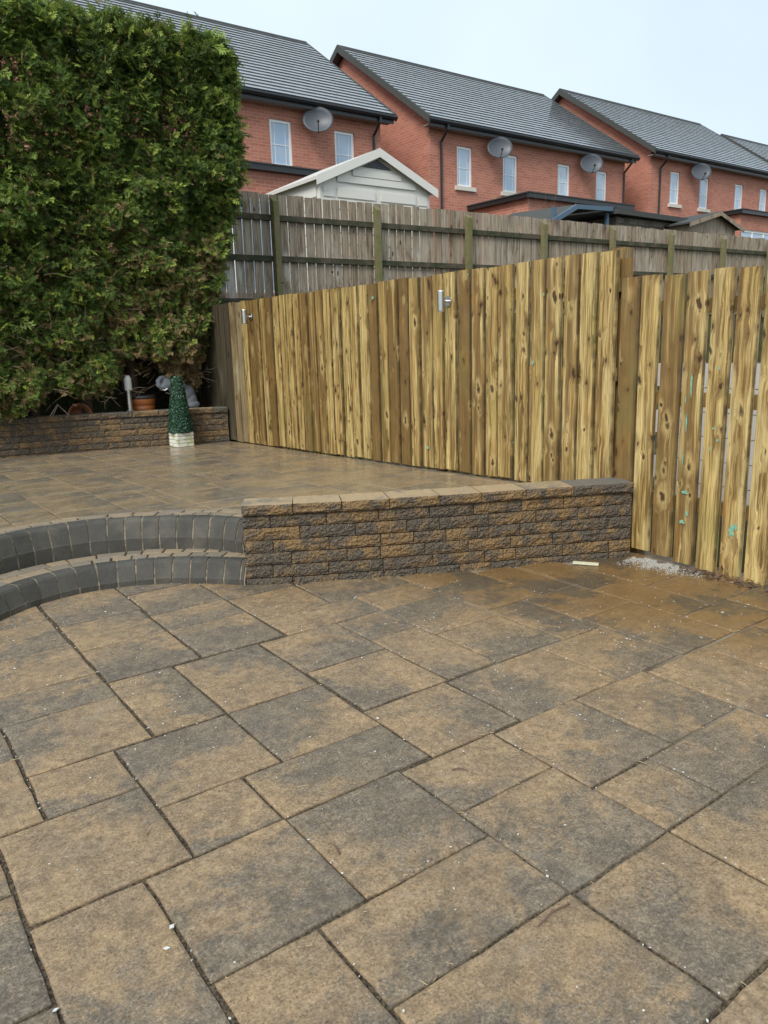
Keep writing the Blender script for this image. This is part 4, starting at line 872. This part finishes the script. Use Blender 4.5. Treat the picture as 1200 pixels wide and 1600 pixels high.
for i, x in enumerate([-.0, .75, 1.5, 2.15, 2.8, 3.5, 4.15]):
    pts = [(x, 10.6+hr.uniform(-.08, .08), .6)]
    for k in range(1, 8): pts.append((x+hr.uniform(-.1, .1), 10.6+hr.uniform(-.1, .1), .6+k*.62))
    tr = MB().tube(pts, [.075-.0085*k for k in range(8)], 8).build('trunk', 'bark', hd, smooth=True)
    for k in range(9):
        z = hr.uniform(.75, 2.1); a = hr.uniform(-2.6, -.5); l = hr.uniform(.3, .55); p = Vector((x, 10.6, z)); q = p+Vector((math.cos(a)*l*.6, math.sin(a)*l*.6, .1)); e_ = p+Vector((math.cos(a)*l, math.sin(a)*l*1.0, hr.uniform(-.1, .25)))
        MB().tube([p, q, e_], [.016, .011, .004], 5).build('branch', 'bark', tr)
tw = MB()
for i in range(420):        # dead twigs in the lower, thinner part
    x = hr.uniform(.8, 4.4); z = hr.uniform(.85, 2.6); y = hr.uniform(9.98, 10.35); p = Vector((x, y, z)); d = Vector((hr.uniform(-1, 1), -hr.uniform(.1, .9), hr.uniform(-.6, .6))).normalized(); l = hr.uniform(.08, .26)
    tw.tube([p, p+d*l*.5+Vector((0, 0, hr.uniform(-.02, .03))), p+d*l], [.004, .003, .0015], 3, cap=False)
tag(tw.build('dead_twigs', 'twig', hd, fixn=False), kind='stuff')

# ------------------------------------------------------------------ bed ornaments
bl = thing('bollard_light', (3.30, 10.33, .724), 'slim steel bollard light with white head standing on the bed wall', 'garden light')
c = (3.30, 10.30, .725)
MB().lathe(c, [(0, 0), (.055, 0), (.055, .012), (.036, .016), (.036, .27), (0, .27)]).build('post', 'steel', bl, smooth=False)
MB().lathe(c, [(0, .2705), (.047, .2705), (.049, .28), (.049, .43), (.046, .437), (0, .437)]).build('diffuser', 'diffuser', bl); MB().lathe(c, [(0, .4375), (.034, .4375), (.034, .458), (.03, .463), (0, .463)]).build('cap', 'diffuser', bl)
pt = thing('plant_pot', (3.50, 10.42, .67), 'glazed copper-orange pot with a dark rim beside the bollard light', 'pot'); c = (3.52, 10.42, .67)
MB().lathe(c, [(0, 0), (.135, 0), (.15, .04), (.158, .09), (.152, .098), (.152, .112), (.163, .122), (.172, .19), (.17, .20), (.15, .20), (.145, .15), (0, .15)], 32).build('body', 'copper_glaze', pt, smooth=True)
MB().lathe(c, [(.150, .201), (.178, .201), (.181, .212), (.176, .24), (.16, .245), (.150, .23)], 32).build('rim', 'pot_dark', pt, smooth=True); MB().lathe(c, [(0, .16), (.144, .16)], 20).build('compost', 'ground', pt)
tp = thing('tipped_pot', (2.66, 10.42, .68), 'terracotta pot lying on its side on the raised bed', 'pot')
m = MB(); n = 28; prof = [(.165, 0), (.172, .0), (.174, .04), (.158, .045), (.115, .30), (0, .30), (0, .285), (.105, .285), (.145, .045), (.158, .01), (.165, 0)]
ax = Vector((.15, 1, -.05)).normalized(); X = Vector((1, -.15, 0)).normalized(); Y = ax.cross(X); c = Vector((2.66, 10.34, .715))
for r, t in prof:
    for j in range(n): a = 2*math.pi*j/n; m.v.append(tuple(c+ax*t+(X*math.cos(a)+Y*math.sin(a))*r*.85))
m.f = [(i*n+j, i*n+(j+1) % n, (i+1)*n+(j+1) % n, (i+1)*n+j) for i in range(len(prof)-1) for j in range(n)]; m.build('body', 'terracotta', tp, smooth=True)
wf = thing('cane_frame', (2.40, 10.35, .70), 'small pale bent cane frame beside the tipped pot', 'plant support')
MB().tube([(2.27, 10.34, .70), (2.40, 10.36, .865), (2.52, 10.34, .72)], .006, 6).build('hoop', 'wire', wf); MB().tube([(2.33, 10.42, .70), (2.41, 10.38, .86)], .005, 6).build('cane', 'wire', wf)

def remeshed(name, balls, tubes, mat, parent, vox=.012, sm=6):
    bm = bmesh.new()
    for (x, y, z, rx, ry, rz) in balls:
        r = bmesh.ops.create_icosphere(bm, subdivisions=3, radius=1); bmesh.ops.transform(bm, matrix=Matrix.Translation((x, y, z)) @ Matrix.Diagonal((rx, ry, rz, 1)), verts=r['verts'])
    me = bpy.data.meshes.new('tmp'); bm.to_mesh(me); bm.free(); t = MB()
    t.add([v.co for v in me.vertices], [tuple(p.vertices) for p in me.polygons])
    for pts, rad in tubes: t.tube(pts, rad, 12)
    o = t.build(name, mat, None, fixn=False)
    md = o.modifiers.new('r', 'REMESH'); md.mode = 'VOXEL'; md.voxel_size = vox; ms = o.modifiers.new('s', 'SMOOTH'); ms.iterations = sm; ms.factor = .5
    dg = bpy.context.evaluated_depsgraph_get(); ne = bpy.data.meshes.new_from_object(o.evaluated_get(dg)); o.modifiers.clear(); o.data = ne; ne.shade_smooth(); ne.name = name
    if not ne.materials: ne.materials.append(MAT[mat])
    o.parent = parent; return o
el = thing('elephant_statue', (3.99, 10.12, .715), 'grey stone elephant with curled trunk standing behind the cone topiary', 'statue')
# local coordinates: the elephant faces -x
eb = remeshed('body', [(-.07, 0, .25, .12, .11, .15), (.02, 0, .19, .14, .118, .14), (.075, 0, .115, .105, .125, .115), (-.20, 0, .345, .095, .085, .09), (-.14, 0, .31, .09, .08, .10), (.10, -.085, .05, .085, .05, .055), (.10, .085, .05, .085, .05, .055)],
    [([(-.11, -.06, .25), (-.145, -.062, .1), (-.15, -.062, .0)], [.055, .042, .046]), ([(-.11, .06, .25), (-.14, .062, .1), (-.145, .062, .0)], [.055, .042, .046]),
     ([(-.25, 0, .325), (-.30, 0, .305), (-.335, 0, .33), (-.338, 0, .385), (-.30, 0, .425), (-.255, 0, .432), (-.23, 0, .41)], [.055, .046, .04, .037, .034, .03, .024])], 'statue', el, vox=.010, sm=4)
for s in (-1, 1):
    m = MB(); n = 14; c = Vector((-.125, s*.088, .35))
    for j in range(n): a = 2*math.pi*j/n; m.v.append(tuple(c+Vector((.075*math.cos(a)+.02, s*.03*(1+math.cos(a))*.6, .085*math.sin(a)-.02*abs(math.cos(a))))))
    for j in range(n): m.v.append(tuple(Vector(m.v[j])+Vector((0, s*.014, 0))))
    m.f = [tuple(range(n)), tuple(reversed(range(n, 2*n)))]+[(j, (j+1) % n, n+(j+1) % n, n+j) for j in range(n)]
    o = m.build('ear', 'statue', None); o.parent = el
    o = MB().tube([(-.235, s*.04, .285), (-.28, s*.05, .262), (-.31, s*.05, .275)], [.012, .009, .003], 8).build('tusk', 'diffuser', None); o.parent = el
tpz = ZU(9.62)
to = thing('cone_topiary', (3.72, 9.64, tpz), 'dark green cone topiary in a mossy white stone pot on the terrace', 'potted plant')
po = MB(); pc = (3.72, 9.64); hw = .117
c_, s_ = math.cos(.1), math.sin(.1)
def rot(x, y): return (pc[0]+x*c_-y*s_, pc[1]+x*s_+y*c_)
pl = MB(); k = 0
for i in range(4):
    z0, z1 = tpz+.004+i*.047, tpz+.004+(i+1)*.047-.006
    for hw2, za, zb_ in ((hw, z0, z1), (hw-.006, z1, z1+.006)):
        q = [rot(a*hw2, b*hw2) for a, b in ((-1,-1),(1,-1),(1,1),(-1,1))]
        pl.add([(x, y, za) for x, y in q]+[(x, y, zb_) for x, y in q], [(3,2,1,0),(4,5,6,7),(0,1,5,4),(1,2,6,5),(2,3,7,6),(3,0,4,7)])
pl.build('planter', 'planter', to, bevel=.003)
n = 10500; h = 1-np.sqrt(1-.93*rng.random(n)); h = h/h.max(); hh = h*.72; r = np.where(h < .9, .158-.095*h, .0725*np.sqrt(np.clip(1-((h-.9)/.1)**2, 0, 1)))*(1-.10*rng.random(n)**2)+.004*rng.normal(0, 1, n); a = rng.uniform(0, 2*math.pi, n)
Pp = np.c_[3.72+r*np.cos(a), 9.64+r*np.sin(a), tpz+.19+hh]; Nn2 = np.c_[np.cos(a), np.sin(a), np.full(n, .35)]+rng.normal(0, .5, (n, 3)); Nn2 /= np.linalg.norm(Nn2, axis=1)[:, None]
tx = np.cross(Nn2, rng.normal(0, 1, (n, 3))); tx /= np.linalg.norm(tx, axis=1)[:, None]; ty = np.cross(Nn2, tx); sz = rng.uniform(.0075, .0125, n)[:, None]
V = np.stack([Pp-tx*sz, Pp-ty*sz*.55+Nn2*.004, Pp+tx*sz, Pp+ty*sz*.55+Nn2*.004], 1).reshape(-1, 3); F = np.arange(4*n).reshape(-1, 4)
cb = np.where((rng.random(n) < .2)[:, None], np.array([.22, .36, .26]), np.array([.02, .075, .036])*rng.uniform(.6, 1.8, n)[:, None]); Cc = np.repeat(cb, 4, 0)
fo = tint_mesh('foliage', V-np.array(to.location), F, Cc, 'boxleaf', to, None); tag(fo, kind='stuff')
MB().lathe((3.72, 9.64, tpz+.18), [(.138, 0), (.115, .2), (.092, .4), (.07, .58), (.05, .66), (.005, .70)], 16).build('core', 'pot_dark', to)

# ------------------------------------------------------------------ small plants by the old fence
def bramble(x, y, z, n, hgt, label, seed, leaves=30):
    r = random.Random(seed); t = thing('bramble', (x, y, z), label, 'shrub', 'scrub along the old fence'); m = MB(); tips = []
    for i in range(n):
        p = Vector((x+r.uniform(-.2, .2), y+r.uniform(-.06, .06), z)); d = Vector((r.uniform(-.5, .5), r.uniform(-.25, .05), 1)).normalized(); pts = [p]; l = hgt*r.uniform(.5, 1.1)
        for k in range(4): d = (d+Vector((r.uniform(-.35, .35), r.uniform(-.15, .15), r.uniform(-.25, .1)))).normalized(); pts.append(pts[-1]+d*l/4)
        m.tube(pts, [.008, .007, .006, .004, .002], 4, cap=False); tips += pts[2:]
        for k in range(3):
            q = pts[2+k % 3]; e_ = q+Vector((r.uniform(-.16, .16), r.uniform(-.08, .04), r.uniform(.0, .16))); m.tube([q, e_], [.004, .0015], 3, cap=False); tips.append(e_)
    m.build('stems', 'twig', t, fixn=False)
    if leaves:
        LV = []; LC = []
        for i in range(leaves):
            q = r.choice(tips)+Vector((r.uniform(-.06, .06), r.uniform(-.05, .03), r.uniform(-.08, .04))); a = Vector((r.uniform(-1, 1), r.uniform(-1, 1), r.uniform(-.4, .6))).normalized(); b = a.cross(Vector((r.uniform(-1, 1), r.uniform(-1, 1), 1))).normalized(); s = r.uniform(.02, .045)
            LV += [q-a*s, q-b*s*.5, q+a*s, q+b*s*.5]; LC += [r.choice([(.07, .13, .025), (.12, .17, .03), (.05, .09, .02), (.11, .07, .03)])]*4
        o = tint_mesh('leaves', np.array([tuple(v-Vector((x, y, z))) for v in LV]), np.arange(len(LV)).reshape(-1, 4), np.array(LC), 'foliage', t, None); tag(o, kind='stuff')
for i, (x, hgt, n, lv, lb) in enumerate([(6.25, .55, 9, 12, 'thin leafless bramble at the foot of the old fence near its left post'), (6.85, .75, 8, 10, 'bare branching shrub in front of the old fence boards'), (7.35, .45, 8, 140, 'low green leafy weeds peeping over the timber fence top'), (7.85, .38, 7, 90, 'small green tuft over the fence top, right of the leafy weeds'), (5.5, .5, 8, 8, 'dry brown stems beside the hedge at the old fence')]):
    bramble(x, OY(x)-.30, 1.95, n, hgt, lb, 100+i, lv)
bt = thing('bare_sapling', (16.0, 14.6, 2.6), 'bare twiggy sapling in front of the middle house', 'sapling'); r = random.Random(9); m = MB()
for i in range(9):
    p = Vector((16.0+r.uniform(-.1, .1), 14.6, 3.0)); pts = [p]; d = Vector((r.uniform(-.35, .5), 0, 1)).normalized()
    for k in range(5): d = (d+Vector((r.uniform(-.2, .2), r.uniform(-.1, .1), .1))).normalized(); pts.append(pts[-1]+d*r.uniform(.38, .55))
    m.tube(pts, [.016, .013, .01, .008, .005, .003], 4, cap=False)
m.build('stems', 'twig', bt, fixn=False)

# ------------------------------------------------------------------ litter on the paving
tag(MB().add([(3.953,3.292,.004),(4.044,3.15,.004),(4.066,3.164,.004),(3.975,3.306,.004),(3.953,3.292,.018),(4.044,3.15,.018),(4.066,3.164,.018),(3.975,3.306,.018)], [(3,2,1,0),(4,5,6,7),(0,1,5,4),(1,2,6,5),(2,3,7,6),(3,0,4,7)]).build('wood_offcut', 'offcut', origin=(4.0, 3.22, .004)), 'short pale timber offcut lying at the foot of the block wall', 'offcut')
r = random.Random(3); m = MB()
cls = [(r.uniform(0, 4), r.uniform(.7, 4.6), r.uniform(.08, .45)) for _ in range(26)]
for i in range(1200):
    q_ = r.choice(cls); x, y = (r.gauss(q_[0], q_[2]), r.gauss(q_[1], q_[2])) if r.random() < .75 else (r.uniform(-.2, 4.3), r.uniform(.5, 4.8))
    if y > 4.30-.49*(x-2.03) and x > 2: continue
    if r.random() < .35: L_ = r.choice(LOWER); x = L_[r.choice((0, 1))]+r.uniform(-.01, .01); y = r.uniform(L_[2], L_[3])
    s = r.uniform(.0013, .0045)*(2.2 if r.random() < .06 else 1); a = r.uniform(0, 3.14); ca, sa = math.cos(a)*s, math.sin(a)*s; k = r.uniform(.25, .8)
    if x > 4.4 or (x > 2 and y > 4.28-.5*(x-2.03)): continue
    q = [(x+ca, y+sa), (x-sa*k, y+ca*k), (x-ca, y-sa), (x+sa*k, y-ca*k)]; m.add([(u, v, .003) for u, v in q]+[(u, v, .0055) for u, v in q], [(3,2,1,0),(4,5,6,7),(0,1,5,4),(1,2,6,5),(2,3,7,6),(3,0,4,7)])
tag(m.build('paint_flakes', 'chip', fixn=False), 'scatter of tiny white paint flakes over the lower patio', 'flakes', kind='stuff')
m = MB(); m2 = MB()
for i in range(520):
    x, y = r.uniform(-.1, 4.2), r.uniform(.5, 4.6)
    if r.random() < .5: L_ = r.choice(LOWER); y = L_[r.choice((2, 3))]+r.uniform(-.012, .012); x = r.uniform(L_[0], L_[1])
    if x > 4.35 or (x > 1.9 and y > 4.25-.5*(x-2.03)): continue
    a = r.uniform(0, 6.28); l = r.uniform(.006, .022)*(2 if r.random() < .06 else 1); p = Vector((x, y, .004)); (m if i % 2 else m2).tube([p, p+Vector((math.cos(a)*l, math.sin(a)*l, .002))], [.0012, .0008], 3)
for px0, py0, px1, py1 in [(1.43,1.17,1.30,1.165),(1.05,1.73,1.06,1.78),(1.62,1.87,1.66,1.83)]: m.tube([(px0,py0,.006),((px0+px1)/2,(py0+py1)/2+.006,.012),(px1,py1,.006)], [.003,.003,.002], 5)
tag(m.build('twig_litter', 'dead_leaf', fixn=False), 'dark bits of twig and leaf littering the lower patio', 'litter', kind='stuff'); tag(m2.build('straw_litter', 'straw', fixn=False), 'pale straw and sawdust slivers in the patio joints', 'litter', kind='stuff')
m = MB()
for i in range(420):       # dead leaves gathered under the lower fence
    t = r.random(); y = 2.75-1.3*t; x = 4.40+r.gauss(0, .05); s = r.uniform(.008, .022); a = r.uniform(0, 6.28); p = Vector((x, y+r.gauss(0, .05), r.uniform(.004, .025)))
    u = Vector((math.cos(a), math.sin(a), r.uniform(-.4, .4)))*s; v = Vector((-math.sin(a), math.cos(a), r.uniform(-.4, .4)))*s*.5; m.add([p-u, p-v, p+u, p+v], [(0,1,2,3)])
tag(m.build('dead_leaves', 'dead_leaf', fixn=False), 'brown dead leaves gathered under the lower timber fence', 'leaves', kind='stuff')
m = MB()
for i in range(3200):
    y = r.gauss(2.93, .15); x = min(4.47, 4.44-abs(r.gauss(0, .075))-.05*max(0, math.sin(y*37))); 
    if y > 3.13: continue
    s = r.uniform(.0015, .005)*(2 if r.random() < .04 else 1); p = Vector((x, y, .002+r.uniform(0, .006))); k = len(m.v)
    q = [(p.x+math.cos(t)*s*r.uniform(.6, 1.2), p.y+math.sin(t)*s*r.uniform(.6, 1.2), .001) for t in (0, 1.25, 2.5, 3.77, 5.0)]; m.add(q+[(p.x, p.y, p.z+s*.35)], [(j, (j+1) % 5, 5) for j in range(5)])
tag(m.build('cement_crumbs', 'cement', fixn=False), 'pale spilled cement crumbs at the corner of wall and fence', 'cement', kind='stuff')
